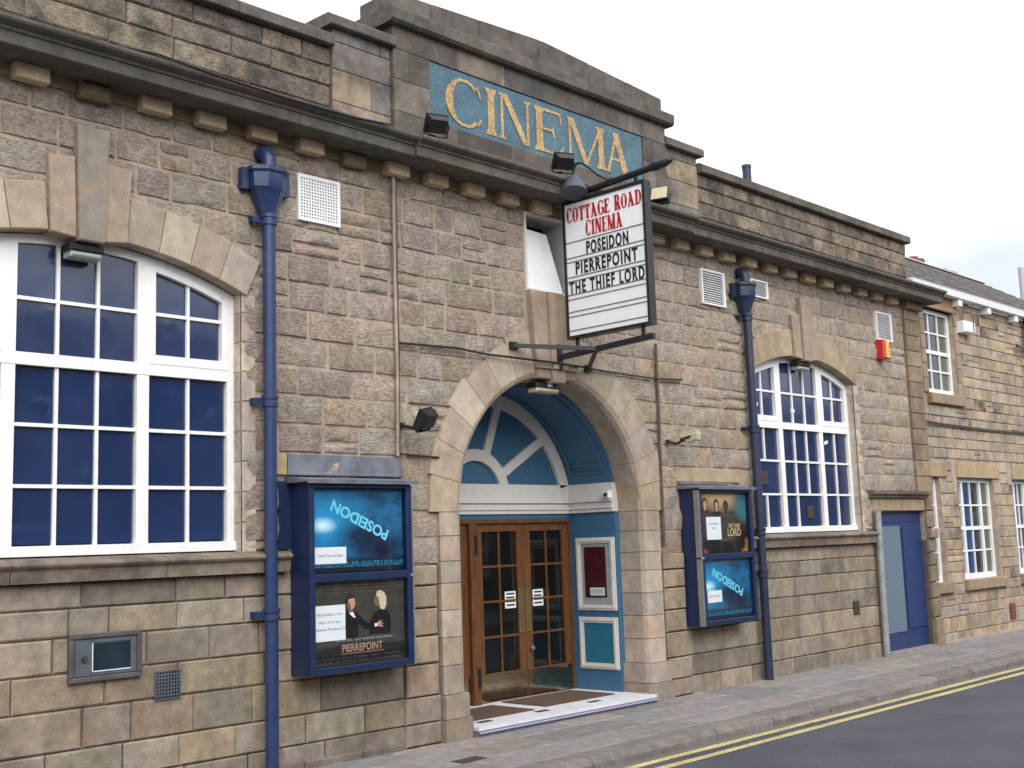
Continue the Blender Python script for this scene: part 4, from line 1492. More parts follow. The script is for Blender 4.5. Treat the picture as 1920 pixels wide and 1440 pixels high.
for ang in (31, 69.5, 110.5, 149):
    a = rad(ang)
    d = Vector((math.cos(a), math.sin(a)))
    c0 = Vector((HUBX, HUBZ))
    p0 = c0 + d * 0.49
    r_ = 0.5
    while (c0 + d * r_ - Vector((0, ARC_Z))).length < 1.20 and r_ < 2:
        r_ += 0.01
    p1 = c0 + d * r_
    nn = Vector((-d.y, d.x)) * 0.052
    MB().prism([tuple(p0 - nn), tuple(p1 - nn), tuple(p1 + nn), tuple(p0 + nn)], RB - 0.018, RB + 0.02, c=0.008).build('fan_rib', M['cream'], fan)
# wooden doors
MB().box(-RX, RX, RB - 0.03, RB + 0.08, 1.962, 2.003).build('door_frame_head', M['wood'], cinema)
MB().cbox(-0.345, -0.235, RB - 0.055, RB + 0.05, FZ, 1.96, 0.012).build('door_post', M['wood'], cinema)
for zc in (0.36, 1.74):
    MB().tube([(-0.27, RB - 0.06, zc - 0.1), (-0.27, RB - 0.06, zc + 0.1)], 0.018, 8).build('hinge', M['blackmatt'], cinema)


def door_leaf(x0, x1, y, label, hinge_right):
    t = MB()
    zb, zt = FZ + 0.01, 1.958
    st_ = 0.105
    t.box(x0, x0 + st_, y, y + 0.045, zb, zt)
    t.box(x1 - st_, x1, y, y + 0.045, zb, zt)
    t.box(x0 + st_, x1 - st_, y + 0.0005, y + 0.045, zt - 0.085, zt)
    t.box(x0 + st_, x1 - st_, y + 0.0005, y + 0.045, zb, 0.385)
    d = t.build('door', M['wood'], cinema)
    d['label'] = label
    zr = [0.385 + (zt - 0.085 - 0.385) * i / 4 for i in range(5)]
    xm = (x0 + x1) / 2
    b_ = MB()
    b_.box(xm - 0.012, xm + 0.012, y + 0.008, y + 0.04, zr[0], zr[4])
    for z in zr[1:4]:
        b_.box(x0 + st_, xm - 0.012, y + 0.009, y + 0.04, z - 0.012, z + 0.012)
        b_.box(xm + 0.012, x1 - st_, y + 0.009, y + 0.04, z - 0.012, z + 0.012)
    b_.build('glazing_bars', M['wood'], d)
    for i in range(4):
        for xa, xb in ((x0 + st_, xm), (xm, x1 - st_)):
            MB().box(xa + 0.008, xb - 0.008, y + 0.022, y + 0.027, zr[i] + 0.008, zr[i + 1] - 0.008).build('pane', M['doorglass'], d)
    MB().box(x0 + 0.01, x1 - 0.01, y - 0.004, y, zb + 0.005, 0.37).build('kick_plate', M['kick'], d)
    return d


dl = door_leaf(-0.232, 0.512, RB, 'left leaf of the varnished glazed double door', False)
dr = door_leaf(0.518, 1.262, RB, 'right leaf of the varnished glazed double door', True)
d0 = door_leaf(-1.09, -0.348, RB, 'varnished glazed door left of the dark post', True)
MB().box(-1.30, -1.095, RB, RB + 0.05, FZ, 1.96).build('door_frame_side', M['wood'], cinema)
MB().box(1.265, 1.30, RB - 0.01, RB + 0.05, FZ, 1.96).build('door_frame_side', M['wood'], cinema)
for d, xa, xb in ((dl, 0.412, 0.50), (dr, 0.53, 0.60)):
    MB().cbox(xa, xb, RB - 0.008, RB, 0.78, 1.26, 0.003).build('finger_plate', M['brass'], d)
for z in (0.90, 0.98):
    MB().cbox(0.545, 0.60, RB - 0.02, RB - 0.008, z - 0.02, z + 0.03, 0.004).build('lock', M['brass'], dr)
MB().lathe([(0.012, 0), (0.02, 0.01), (0.026, 0.03), (0.02, 0.045), (0.002, 0.05)], 0, 0, 12).xform(Matrix.Translation((0.575, RB - 0.005, 0.60)) @ Matrix.Rotation(rad(90), 4, 'X')).build('door_knob', M['alu'], dr, angle=50)
for d, xa in ((dl, 0.215), (dr, 0.655)):
    n_ = MB().box(xa, xa + 0.165, RB + 0.012, RB + 0.02, 1.045, 1.225).build('notice', M['paper'], d)
    q = MB()
    for i, (u, v) in enumerate(((0.02, 0.145), (0.015, 0.14), (0.015, 0.15), (0.02, 0.145))):
        q.box(xa + u, xa + v, RB + 0.0105, RB + 0.012, 1.19 - 0.04 * i, 1.208 - 0.04 * i)
    q.build('notice_print', M['ink'], n_)
# bulkhead light in the crown of the arch and under the window keystones
def bulkhead(x, y, z, w, label, cam_like=False):
    t = thing('bulkhead_light', label, 'light', (x, y, z), 'bulkhead lights under the arches')
    MB().cbox(-w / 2, w / 2, -0.05, 0.09, 0.0, 0.055, 0.01).build('housing', M['black'] if cam_like else M['blackmatt'], t)
    MB().cbox(-w / 2 + 0.01, w / 2 - 0.01, -0.045, 0.085, -0.045, 0.0, 0.015).build('diffuser', M['lampcream'] if cam_like else M['palegrey'], t)
    if cam_like:
        MB().box(-0.01, 0.055, -0.0525, -0.05, 0.012, 0.045).build('label_plate', M['paper'], t)
    return t
bulkhead(-0.08, 0.03, 3.315, 0.36, 'black box light with cream diffuser in the crown of the entrance arch', True)
bulkhead(-5.09, 0.0, 3.965, 0.26, 'dark bulkhead light under the keystone of the left window')
bulkhead(5.03, 0.0, 3.965, 0.30, 'dark bulkhead light under the keystone of the right window')
t = thing('security_camera', 'tiny white security camera in the entrance beside the side moulding', 'camera', (1.24, 0.34, 2.24))
MB().box(-0.03, 0.05, -0.02, 0.06, -0.03, 0.05).build('body', M['whitepl'], t)
MB().tube([(-0.03, 0.02, 0.01), (-0.07, -0.01, 0.0)], 0.022, 10).build('lens', M['blackmatt'], t)

# ------------------------------------------------------------------ blue side door
bdoor = MB().box(DOOR0, DOOR1, 0.075, 0.13, 0.02, DOORZ).build('side_door', M['doorblue'], cinema)
bdoor['label'] = 'flush royal blue side door with one grey-blue panel'
mid = 7.67
for xa, xb, m_, z0, z1, nm in ((DOOR0 + 0.05, mid - 0.03, 'doorgrey', 0.27, 1.80, 'door_panel'), (mid + 0.05, DOOR1 - 0.07, 'doorblue', 0.30, 1.78, 'door_panel')):
    MB().cbox(xa, xb, 0.058, 0.075, z0, z1, 0.006).build(nm, M[m_], bdoor)
MB().box(mid + 0.004, mid + 0.016, 0.0735, 0.076, 0.03, 1.845).box(DOOR0, DOOR1, 0.073, 0.076, 1.85, 1.862).build('door_gap', M['blackmatt'], bdoor)
MB().box(DOOR0 - 0.02, DOOR1 + 0.02, -0.05, 0.2, -0.05, 0.022).build('door_threshold', M['flag'], cinema).color = (0.3, 0.27, 0.25, 1)
o = MB().cbox(DOOR0 - 0.17, DOOR1 - 0.002, -0.02, 0.19, DOORZ + 0.002, 2.21, 0.01).build('door_lintel', M['vouss'], cinema)
o.color = (0.36, 0.28, 0.19, 1)
o = MB().xprism([(0.05, 2.212), (-0.06, 2.212), (-0.07, 2.25), (-0.115, 2.265), (-0.12, 2.30), (0.05, 2.315)], 6.60, 8.40).build('door_hood', M['cornice'], cinema)
o.color = (0.2, 0.165, 0.13, 1)
z = 0.0
for zt in PZ[1:] + [1.76, 2.02]:
    o = MB().cbox(DOOR0 - 0.20, DOOR0, -0.03, 0.10, z + 0.004, zt - 0.004, 0.012).build('jamb_block', M['ashlar'], cinema)
    o.color = (*jit((0.28, 0.225, 0.165), 0.1), 1)
    z = zt

# ------------------------------------------------------------------ drainpipes with hopper heads
def drainpipe(x, mat, label, collars, base):
    t = thing('drainpipe', label, 'drainpipe', (x, 0, 0), 'drainpipes with hopper heads')
    y = -0.115
    MB().tube([(0, y, base), (0, y, 4.50)], 0.053, 18).build('pipe', M[mat], t, angle=40)
    # hopper: half-octagonal bowl, rim, funnel and spout
    def oct_(r, z):
        return [(r * math.cos(a), y + 0.02 + r * 0.75 * math.sin(a), z) for a in [rad(22.5 + 45 * k) for k in range(8)]]
    rings = [oct_(0.06, 4.47), oct_(0.075, 4.52), oct_(0.13, 4.64), oct_(0.155, 4.70), oct_(0.172, 4.72), oct_(0.177, 4.84), oct_(0.198, 4.86), oct_(0.198, 4.89), oct_(0.15, 4.90)]
    vs = [p for r in rings for p in r]
    fs = [(i * 8 + k, i * 8 + (k + 1) % 8, (i + 1) * 8 + (k + 1) % 8, (i + 1) * 8 + k) for i in range(len(rings) - 1) for k in range(8)]
    fs.append(tuple(range(64, 72)))
    h = MB().add(vs, fs)
    h.box(-0.23, -0.17, y + 0.03, 0.0, 4.70, 4.88).box(0.17, 0.23, y + 0.03, 0.0, 4.70, 4.88)
    h.build('hopper', M[mat], t, angle=30)
    MB().tube([(-0.02, 0.03, 5.03), (-0.015, -0.05, 5.045), (-0.01, -0.095, 5.03), (0, -0.115, 4.98), (0, -0.115, 4.86)], 0.062, 14).build('outlet_bend', M[mat], t, angle=50)
    for z in [4.46] + collars:
        MB().lathe([(0.053, z - 0.05), (0.066, z - 0.045), (0.066, z - 0.015), (0.061, z - 0.01), (0.061, z + 0.01), (0.070, z + 0.015), (0.070, z + 0.045), (0.053, z + 0.05)], 0, y, 18).box(-0.13, -0.06, y + 0.03, y + 0.06, z - 0.025, z + 0.025).box(-0.13, -0.10, y + 0.055, 0.0, z - 0.025, z + 0.025).build('collar', M[mat], t, angle=35)
    return t


drainpipe(-3.555, 'navy', 'navy drainpipe with hopper head beside the left arched window', [2.95, 1.25], 0.0)
drainpipe(3.585, 'navy_dark', 'dark navy drainpipe with hopper head beside the right arched window', [3.05, 1.78, 1.27], -0.01)
gp = thing('guard_pipe', 'upright grey galvanised pipe standing at the left edge of the blue side door', 'pipe', (6.66, -0.09, 0))
MB().tube([(0, 0, 0), (0.03, 0, 2.0)], 0.048, 14).build('pipe', M['galv'], gp, angle=40)
MB().tube([(0.03, 0, 1.99), (0.03, 0, 2.02)], 0.053, 14).build('cap', M['galv'], gp, angle=40)

# ------------------------------------------------------------------ vents on the wall
def grid_vent(x0, x1, z0, z1, label, nx, nz, mat='whitepl'):
    t = thing('wall_vent', label, 'vent', ((x0 + x1) / 2, -0.03, z0), 'ventilation grilles on the cinema wall')
    w, h = x1 - x0, z1 - z0
    MB().box(-w / 2 + 0.02, w / 2 - 0.02, 0.006, 0.03, 0.02, h - 0.02).build('backing', M['gapdark'], t)
    mb = MB()
    bx_, bz_ = (w - 0.05) / nx, (h - 0.05) / nz
    mb.box(-w / 2, -w / 2 + 0.025, -0.008, 0.03, 0, h).box(w / 2 - 0.025, w / 2, -0.008, 0.03, 0, h)
    mb.box(-w / 2 + 0.025, w / 2 - 0.025, -0.008, 0.03, 0, 0.025).box(-w / 2 + 0.025, w / 2 - 0.025, -0.008, 0.03, h - 0.025, h)
    mb.build('frame', M[mat], t)
    mb = MB()
    for i in range(nx + 1):
        x = -w / 2 + 0.025 + bx_ * i
        mb.box(x - bx_ * 0.23, x + bx_ * 0.23, -0.004, 0.006, 0.02, h - 0.02)
    for i in range(nz + 1):
        z = 0.025 + bz_ * i
        mb.box(-w / 2 + 0.02, w / 2 - 0.02, -0.0035, 0.0055, z - bz_ * 0.23, z + bz_ * 0.23)
    tag(mb.build('mesh_grid', M[mat], t), kind='stuff')
    return t


def slat_vent(x0, x1, z0, z1, label, n, mat='whitepl'):
    t = thing('wall_vent', label, 'vent', ((x0 + x1) / 2, -0.03, z0), 'ventilation grilles on the cinema wall')
    w, h = x1 - x0, z1 - z0
    MB().box(-w / 2 + 0.01, w / 2 - 0.01, 0.012, 0.03, 0.01, h - 0.01).build('backing', M['palegrey'], t)
    mb = MB()
    mb.box(-w / 2, -w / 2 + 0.025, -0.02, 0.03, 0, h).box(w / 2 - 0.035, w / 2, -0.02, 0.03, 0, h)
    mb.box(-w / 2 + 0.025, w / 2 - 0.035, -0.02, 0.03, 0, 0.02).box(-w / 2 + 0.025, w / 2 - 0.035, -0.02, 0.03, h - 0.02, h)
    mb.build('frame', M[mat], t)
    me = None
    for i in range(n):
        z = 0.03 + (h - 0.06) * (i + 0.5) / n
        hh = (h - 0.06) / n * 0.72
        m2 = MB().add([(-w / 2 + 0.02, -0.018, -hh / 2), (w / 2 - 0.03, -0.018, -hh / 2), (w / 2 - 0.03, 0.008, hh / 2), (-w / 2 + 0.02, 0.008, hh / 2),
                       (-w / 2 + 0.02, -0.013, -hh / 2), (w / 2 - 0.03, -0.013, -hh / 2), (w / 2 - 0.03, 0.012, hh / 2), (-w / 2 + 0.02, 0.012, hh / 2)],
                      [(0, 1, 2, 3), (7, 6, 5, 4), (0, 4, 5, 1), (1, 5, 6, 2), (2, 6, 7, 3), (3, 7, 4, 0)])
        if me is None:
            o = m2.build('slat', M[mat], t)
            me = o.data
        else:
            o = link('slat', me, t)
        o.location = (0, 0, z)
    return t


grid_vent(-3.20, -2.75, 4.55, 4.96, 'square white perforated vent grille right of the left drainpipe hopper', 14, 13)
slat_vent(2.73, 3.23, 4.55, 4.985, 'white louvred vent left of the right drainpipe hopper', 13)
slat_vent(3.82, 4.23, 4.78, 5.01, 'small white louvred vent just right of the right drainpipe hopper', 6)
slat_vent(7.19, 7.67, 4.555, 4.98, 'white louvred vent above the red alarm box', 13)
# alarm box
t = thing('alarm_box', 'red and yellow alarm box below the right-hand louvred vent', 'alarm box', (7.28, -0.02, 4.26))
MB().cbox(-0.11, 0.08, -0.12, 0.03, 0, 0.28, 0.02).build('box', M['alarmred'], t)
MB().cbox(-0.035, 0.075, -0.126, -0.1, 0.015, 0.275, 0.006).build('front_plate', M['alarmyel'], t)
o = MB()
for i, zz in enumerate((0.05, 0.10, 0.15, 0.20)):
    o.box(0.02, 0.045, -0.128, -0.126, zz, zz + 0.03)
tag(o.build('lettering', M['alarmred'], t), kind='stuff')

# meter box low on the left
t = thing('meter_box', 'slate-blue metal meter box with a small window, low on the wall under the left window', 'meter box', (-4.90, 0, 0.875))
fr = MB()
fr.cbox(-0.275, 0.275, -0.045, 0.03, 0, 0.035, 0.006).cbox(-0.275, 0.275, -0.045, 0.03, 0.30, 0.335, 0.006).cbox(-0.275, -0.24, -0.0445, 0.03, 0.0355, 0.2995, 0.006).cbox(0.24, 0.275, -0.0445, 0.03, 0.0355, 0.2995, 0.006)
fr.build('frame', M['boxframe'], t)
fr = MB()
fr.cbox(-0.235, -0.105, -0.035, 0.02, 0.04, 0.295, 0.005).cbox(0.195, 0.235, -0.035, 0.02, 0.04, 0.295, 0.005).cbox(-0.104, 0.194, -0.0345, 0.02, 0.04, 0.07, 0.005).cbox(-0.104, 0.194, -0.0345, 0.02, 0.265, 0.295, 0.005)
fr.box(-0.262, 0.262, -0.028, 0.0, 0.012, 0.323)
dq = fr.build('door', M['boxpaint'], t)
MB().box(-0.10, 0.19, -0.0295, -0.0285, 0.074, 0.261).build('pane', M['mirrorglass'], t)
MB().cbox(-0.105, -0.098, -0.037, -0.02, 0.07, 0.265, 0.002).cbox(-0.098, 0.19, -0.037, -0.02, 0.066, 0.072, 0.002).build('window_bead', M['whitepl'], t)
MB().tube([(-0.165, -0.06, 0.165), (-0.165, -0.02, 0.165)], 0.02, 12).build('lock_knob', M['terra'], t, angle=40)
# iron air brick
t = thing('air_brick', 'rusty iron air brick grille right of and below the meter box', 'air brick', (-4.405, -0.012, 0.685))
MB().box(-0.105, 0.105, 0.006, 0.03, 0, 0.21).build('backing', M['dark'], t)
o = MB()
for i in range(9):
    x = -0.10 + 0.025 * i
    o.box(x - 0.004, x + 0.004, -0.012, 0.006, 0, 0.21)
for i in range(9):
    z = 0.005 + 0.025 * i
    o.box(-0.105, 0.105, -0.0115, 0.0055, z - 0.004, z + 0.004)
tag(o.build('mesh_grid', M['boxpaint'], t), kind='stuff')
tag(MB().cbox(5.95, 6.10, -0.03, 0.01, 0.62, 0.80, 0.01).build('air_brick', M['terra']), 'dark brown plate vent low on the wall under the right window', 'air brick')

# ------------------------------------------------------------------ poster cases
def poster_mat(kind):
    m, n, l, b = new_mat('poster_print_' + kind)
    tc = n.new('ShaderNodeTexCoord').outputs['Generated']
    sep = n.new('ShaderNodeSeparateXYZ')
    l.new(tc, sep.inputs[0])
    u, v = sep.outputs[0], sep.outputs[2]

    def blob(cx_, cz_, rx, rz, soft=0.6):
        a = math_n(n, l, 'POWER', math_n(n, l, 'DIVIDE', math_n(n, l, 'SUBTRACT', u, cx_), rx), 2)
        c_ = math_n(n, l, 'POWER', math_n(n, l, 'DIVIDE', math_n(n, l, 'SUBTRACT', v, cz_), rz), 2)
        d = math_n(n, l, 'SQRT', math_n(n, l, 'ADD', a, c_), 0)
        return ramp(n, l, d, max(0.0, 1 - soft), 1.0, (1, 1, 1, 1), (0, 0, 0, 1))
    nz = noise(n, l, tc, 5, 6, 0.65)
    if kind == 'blue':
        c = ramp(n, l, nz, 0.3, 0.75, (0.004, 0.02, 0.07, 1), (0.02, 0.21, 0.45, 1))
        c = mix(n, l, blob(0.14, 0.62, 0.55, 0.55, 1.0), c, (0.015, 0.30, 0.60), 'MIX')
        c = mix(n, l, blob(0.55, 0.42, 0.34, 0.26, 0.7), c, (0.004, 0.02, 0.055))
        st_ = ramp(n, l, noise(n, l, tc, 7, 5, 0.7, (3.0, 1, 7.0)), 0.58, 0.68)
        c = mix(n, l, math_n(n, l, 'MULTIPLY', st_, blob(0.45, 0.45, 0.38, 0.30, 0.8)), c, (0.05, 0.34, 0.55))
        c = mix(n, l, blob(0.78, 0.25, 0.36, 0.30, 0.8), c, (0.003, 0.008, 0.03))
        c = mix(n, l, blob(0.12, 0.56, 0.16, 0.11, 1.0), c, (0.65, 0.95, 1.0))
        lines = ramp(n, l, math_n(n, l, 'FRACT', math_n(n, l, 'MULTIPLY', v, 42.0), 0), 0.35, 0.5)
        band = ramp(n, l, v, 0.05, 0.06)
        band2 = ramp(n, l, v, 0.125, 0.13, (1, 1, 1, 1), (0, 0, 0, 1))
        dots = ramp(n, l, noise(n, l, tc, 60, 2, 0.5, (1, 1, 0.2)), 0.45, 0.5)
        c = mix(n, l, ramp(n, l, v, 0.13, 0.20, (1, 1, 1, 1), (0, 0, 0, 1)), c, (0.006, 0.012, 0.03))
        c = mix(n, l, math_n(n, l, 'MULTIPLY', math_n(n, l, 'MULTIPLY', math_n(n, l, 'MULTIPLY', lines, band), band2), dots), c, (0.02, 0.25, 0.42))
    elif kind == 'dark':
        c = ramp(n, l, nz, 0.3, 0.8, (0.030, 0.029, 0.026, 1), (0.075, 0.07, 0.062, 1))
        c = mix(n, l, blob(0.5, 0.12, 0.9, 0.13, 0.3), c, (0.012, 0.012, 0.012))
        lines = ramp(n, l, math_n(n, l, 'FRACT', math_n(n, l, 'MULTIPLY', v, 24.0), 0), 0.70, 0.78)
        band = ramp(n, l, v, 0.84, 0.85)
        dots = ramp(n, l, noise(n, l, tc, 70, 2, 0.5, (1, 1, 0.1)), 0.5, 0.54)
        c = mix(n, l, math_n(n, l, 'MULTIPLY', math_n(n, l, 'MULTIPLY', lines, band), dots), c, (0.16, 0.13, 0.09))
        band = ramp(n, l, v, 0.085, 0.09, (1, 1, 1, 1), (0, 0, 0, 1))
        c = mix(n, l, math_n(n, l, 'MULTIPLY', math_n(n, l, 'MULTIPLY', lines, band), dots), c, (0.10, 0.09, 0.08))
    else:
        c = ramp(n, l, nz, 0.3, 0.8, (0.010, 0.008, 0.006, 1), (0.06, 0.042, 0.022, 1))
        c = mix(n, l, blob(0.45, 1.0, 0.62, 0.36, 0.6), c, (0.52, 0.36, 0.20))
        c = mix(n, l, blob(0.95, 0.80, 0.26, 0.36, 0.5), c, (0.045, 0.16, 0.20))
        c = mix(n, l, blob(0.5, 0.18, 0.62, 0.28, 0.15), c, (0.008, 0.007, 0.007))
        c = mix(n, l, blob(0.0, 0.02, 0.20, 0.24, 0.25), c, (0.26, 0.13, 0.03))
        c = mix(n, l, blob(1.0, 0.02, 0.20, 0.24, 0.25), c, (0.30, 0.15, 0.03))
        c = mix(n, l, blob(0.5, 0.16, 0.48, 0.26, 0.12), c, (0.008, 0.007, 0.007))
    l.new(c, b.inputs['Base Color'])
    b.inputs['Roughness'].default_value = 0.35
    return m


PM = {k: poster_mat(k) for k in ('blue', 'dark', 'gold')}
M['posterblue'] = plain('poster_title_blue', (0.16, 0.62, 0.85), 0.4, var=0.05)
M['postercopper'] = plain('poster_title_copper', (0.42, 0.26, 0.18), 0.4, var=0.05)
M['postergold'] = plain('poster_title_gold', (0.50, 0.42, 0.22), 0.4, var=0.05)
M['posterpale'] = plain('poster_small_type', (0.40, 0.40, 0.40), 0.4, var=0.05)
M['suit'] = plain('poster_black_print', (0.006, 0.006, 0.008), 0.4)
M['skin'] = plain('poster_skin_print', (0.46, 0.28, 0.20), 0.4, var=0.3, scale=30)
M['skindk'] = plain('poster_shaded_skin_print', (0.20, 0.11, 0.08), 0.4, var=0.3, scale=30)
M['hairdk'] = plain('poster_dark_hair_print', (0.028, 0.018, 0.012), 0.4)
M['hairbl'] = plain('poster_blond_hair_print', (0.60, 0.52, 0.38), 0.4, var=0.4, scale=60)
M['cloth'] = plain('poster_brown_coat_print', (0.045, 0.032, 0.022), 0.4, var=0.3, scale=30)


def figure(p, y, shapes, ox, oz, k):
    for i, (mat, pts) in enumerate(shapes):
        MB().prism([(ox + k * a_, oz + k * b_) for a_, b_ in pts], y - 0.0002 * (i + 1), y).build('printed_figure', M[mat], p)


def oval(cx, cz, rx, rz, n=14, a0=0, a1=360):
    return [(cx + rx * math.cos(rad(a0 + (a1 - a0) * i / n)), cz + rz * math.sin(rad(a0 + (a1 - a0) * i / n))) for i in range(n)]


MAN = [('suit', [(-0.30, -1.0), (0.28, -1.0), (0.30, -0.62), (0.62, -0.80), (0.95, -0.78), (0.98, -0.66), (0.60, -0.60), (0.32, -0.34), (0.12, -0.22), (-0.12, -0.20), (-0.34, -0.40)]),
       ('skindk', [(-0.06, -0.26), (0.10, -0.26), (0.10, -0.05), (-0.08, -0.05)]),
       ('signwhite', [(-0.05, -0.28), (0.10, -0.26), (0.20, -0.44), (0.08, -0.40)]),
       ('skin', [(-0.10, -0.12), (0.06, -0.17), (0.15, -0.13), (0.17, -0.05), (0.21, 0.0), (0.16, 0.06), (0.15, 0.17), (0.02, 0.22), (-0.10, 0.15), (-0.14, 0.0)]),
       ('skindk', [(-0.10, -0.12), (0.02, -0.15), (-0.02, 0.02), (-0.12, 0.04)]),
       ('hairdk', [(-0.15, -0.04), (-0.09, 0.02), (-0.06, 0.12), (0.15, 0.15), (0.12, 0.25), (-0.04, 0.27), (-0.16, 0.18), (-0.19, 0.05)])]
HAND = [('signwhite', [(-0.12, -0.05), (-0.02, -0.04), (-0.02, 0.06), (-0.12, 0.05)]),
        ('skin', [(-0.02, -0.04), (0.10, -0.06), (0.26, -0.08), (0.14, 0.0), (0.28, 0.02), (0.14, 0.05), (0.25, 0.12), (0.10, 0.09), (0.14, 0.18), (0.04, 0.10), (-0.02, 0.06)])]
WOMAN = [('suit', [(-0.40, -1.0), (0.45, -1.0), (0.46, -0.50), (0.30, -0.30), (0.05, -0.26), (-0.22, -0.40), (-0.36, -0.62)]),
         ('skindk', [(-0.16, -0.14), (0.02, -0.20), (0.10, 0.0), (0.06, 0.16), (-0.10, 0.18), (-0.14, 0.08), (-0.20, 0.0), (-0.16, -0.05)]),
         ('hairbl', [(-0.10, 0.17), (0.0, 0.06), (0.02, -0.10), (0.06, -0.26), (0.20, -0.30), (0.29, -0.16), (0.30, 0.06), (0.22, 0.22), (0.06, 0.29), (-0.06, 0.26)])]


def stander(hair, skin, coat, w=0.30):
    return [(coat, [(-w, -1.3), (w, -1.3), (w * 1.05, -0.5), (w * 0.8, -0.30), (0.08, -0.20), (-0.08, -0.20), (-w * 0.8, -0.30), (-w * 1.05, -0.5)]),
            (skin, [(-0.06, -0.24), (0.06, -0.24), (0.06, -0.1), (-0.06, -0.1)]),
            (hair, oval(0, 0.03, 0.17, 0.20)), (skin, oval(0.01, -0.02, 0.115, 0.155))]


CW, CD = 1.08, 0.25          # case width and depth


def notice(parent, x0, x1, z0, z1, y, lines, size):
    o = MB().box(x0, x1, y - 0.003, y, z0, z1).build('notice', M['paper'], parent)
    for s_, zz in lines:
        put_text(s_, ((x0 + x1) / 2, y - 0.0035, zz), size, M['railgrey'], o, 'notice_text', extrude=0.0003)
    return o


def poster_case(xc, label, strip_side, posters):
    t = thing('poster_case', label, 'poster case', (xc, 0, 0.745), 'glazed film poster cases beside the entrance')
    H = 1.545
    b_ = MB()
    b_.box(-CW / 2, CW / 2, -0.06, 0.02, 0, H)
    b_.box(-CW / 2, -CW / 2 + 0.03, -CD, -0.06, 0, H).box(CW / 2 - 0.03, CW / 2, -CD, -0.06, 0, H)
    b_.box(-CW / 2 + 0.03, CW / 2 - 0.03, -CD, -0.06, 0, 0.03).box(-CW / 2 + 0.03, CW / 2 - 0.03, -CD, -0.06, H - 0.03, H)
    b_.build('cabinet', M['navy_case'], t)
    f = MB()
    y0, y1 = -CD - 0.03, -CD
    zs = [0.0, 0.055, 0.735, 0.80, H - 0.045, H]
    f.cbox(-CW / 2 + 0.001, -CW / 2 + 0.05, y0, y1, 0.001, H - 0.001, 0.005).cbox(CW / 2 - 0.05, CW / 2 - 0.001, y0, y1, 0.001, H - 0.001, 0.005)
    for za, zb in ((0.001, 0.055), (0.735, 0.80), (H - 0.045, H - 0.001)):
        f.cbox(-CW / 2 + 0.0505, CW / 2 - 0.0505, y0 + 0.001, y1, za, zb, 0.005)
    f.build('door_frame', M['navy_case'], t)
    # hinge strip of bare aluminium on one side
    e = strip_side
    xs_ = sorted((e * (CW / 2 + 0.002), e * (CW / 2 + 0.018)))
    MB().box(*xs_, -CD - 0.032, -CD + 0.04, 0.0, 0.745).box(*xs_, -CD - 0.032, -CD + 0.04, 0.765, H - 0.02).build('hinge_strip', M['alu'], t)
    MB().cbox(e * CW / 2 - 0.025, e * CW / 2 + 0.025, -CD - 0.045, -CD - 0.03, 0.742, 0.768, 0.004).build('latch', M['alu'], t)
    # lead-covered lid
    MB().xprism([(0.0, H + 0.002), (-CD - 0.06, H + 0.002), (-CD - 0.07, H - 0.012), (-CD - 0.075, H + 0.02), (0.0, H + 0.06)], -CW / 2 - 0.05, CW / 2 + 0.05).build('lid', M['lead'], t)
    for (za, zb, kind) in ((0.81, H - 0.05, posters[0]), (0.06, 0.73, posters[1])):
        MB().box(-CW / 2 + 0.052, CW / 2 - 0.052, -CD + 0.032, -CD + 0.036, za - 0.006, zb + 0.005).build('poster_backing', M['blackmatt'], t)
        p = MB().box(-CW / 2 + 0.055, CW / 2 - 0.055, -CD + 0.028, -CD + 0.0315, za, zb).build('poster', PM[kind], t)
        yp = -CD + 0.027
        if kind == 'blue':
            put_text('POSEIDON', (0.035, yp, zb - 0.225), 0.128, M['posterblue'], p, 'poster_title', rot=rad(180 - 24), bold=0.004, extrude=0.0005, sx=1.05)
        elif kind == 'dark':
            figure(p, yp, WOMAN, 0.205, za + 0.50, 0.28)
            figure(p, yp - 0.0015, MAN, -0.10, za + 0.49, 0.28)
            figure(p, yp - 0.003, HAND, 0.185, za + 0.295, 0.26)
            put_text('PIERREPOINT', (0.02, yp - 0.004, za + 0.10), 0.085, M['postercopper'], p, 'poster_title', bold=0.001, extrude=0.0005, sx=0.85)
            MB().box(-0.20, 0.25, yp - 0.0005, yp, za + 0.083, za + 0.087).build('poster_title', M['postercopper'], p)
            put_text('TIMOTHY SPALL   JULIET STEVENSON   EDDIE MARSAN', (0.04, yp - 0.004, za + 0.185), 0.025, M['posterpale'], p, 'poster_names', extrude=0.0003)
        else:
            figure(p, yp, stander('cloth', 'cloth', 'cloth', 0.42), 0.06, za + 0.53, 0.32)
            figure(p, yp - 0.001, stander('hairdk', 'skin', 'cloth', 0.26), -0.36, za + 0.56, 0.30)
            figure(p, yp - 0.002, stander('suit', 'skin', 'suit', 0.30), -0.13, za + 0.545, 0.30)
            put_text('THE THIEF', (0.21, yp, za + 0.28), 0.07, M['postergold'], p, 'poster_title', bold=0.001, extrude=0.0005, sx=0.8)
            put_text('LORD', (0.21, yp, za + 0.185), 0.125, M['postergold'], p, 'poster_title', bold=0.002, extrude=0.0005, sx=0.85)
        g_ = MB().box(-CW / 2 + 0.052, CW / 2 - 0.052, -CD - 0.010, -CD - 0.007, za - 0.006, zb + 0.006)
        g_.build('glazing', M['clear'], t)
    return t


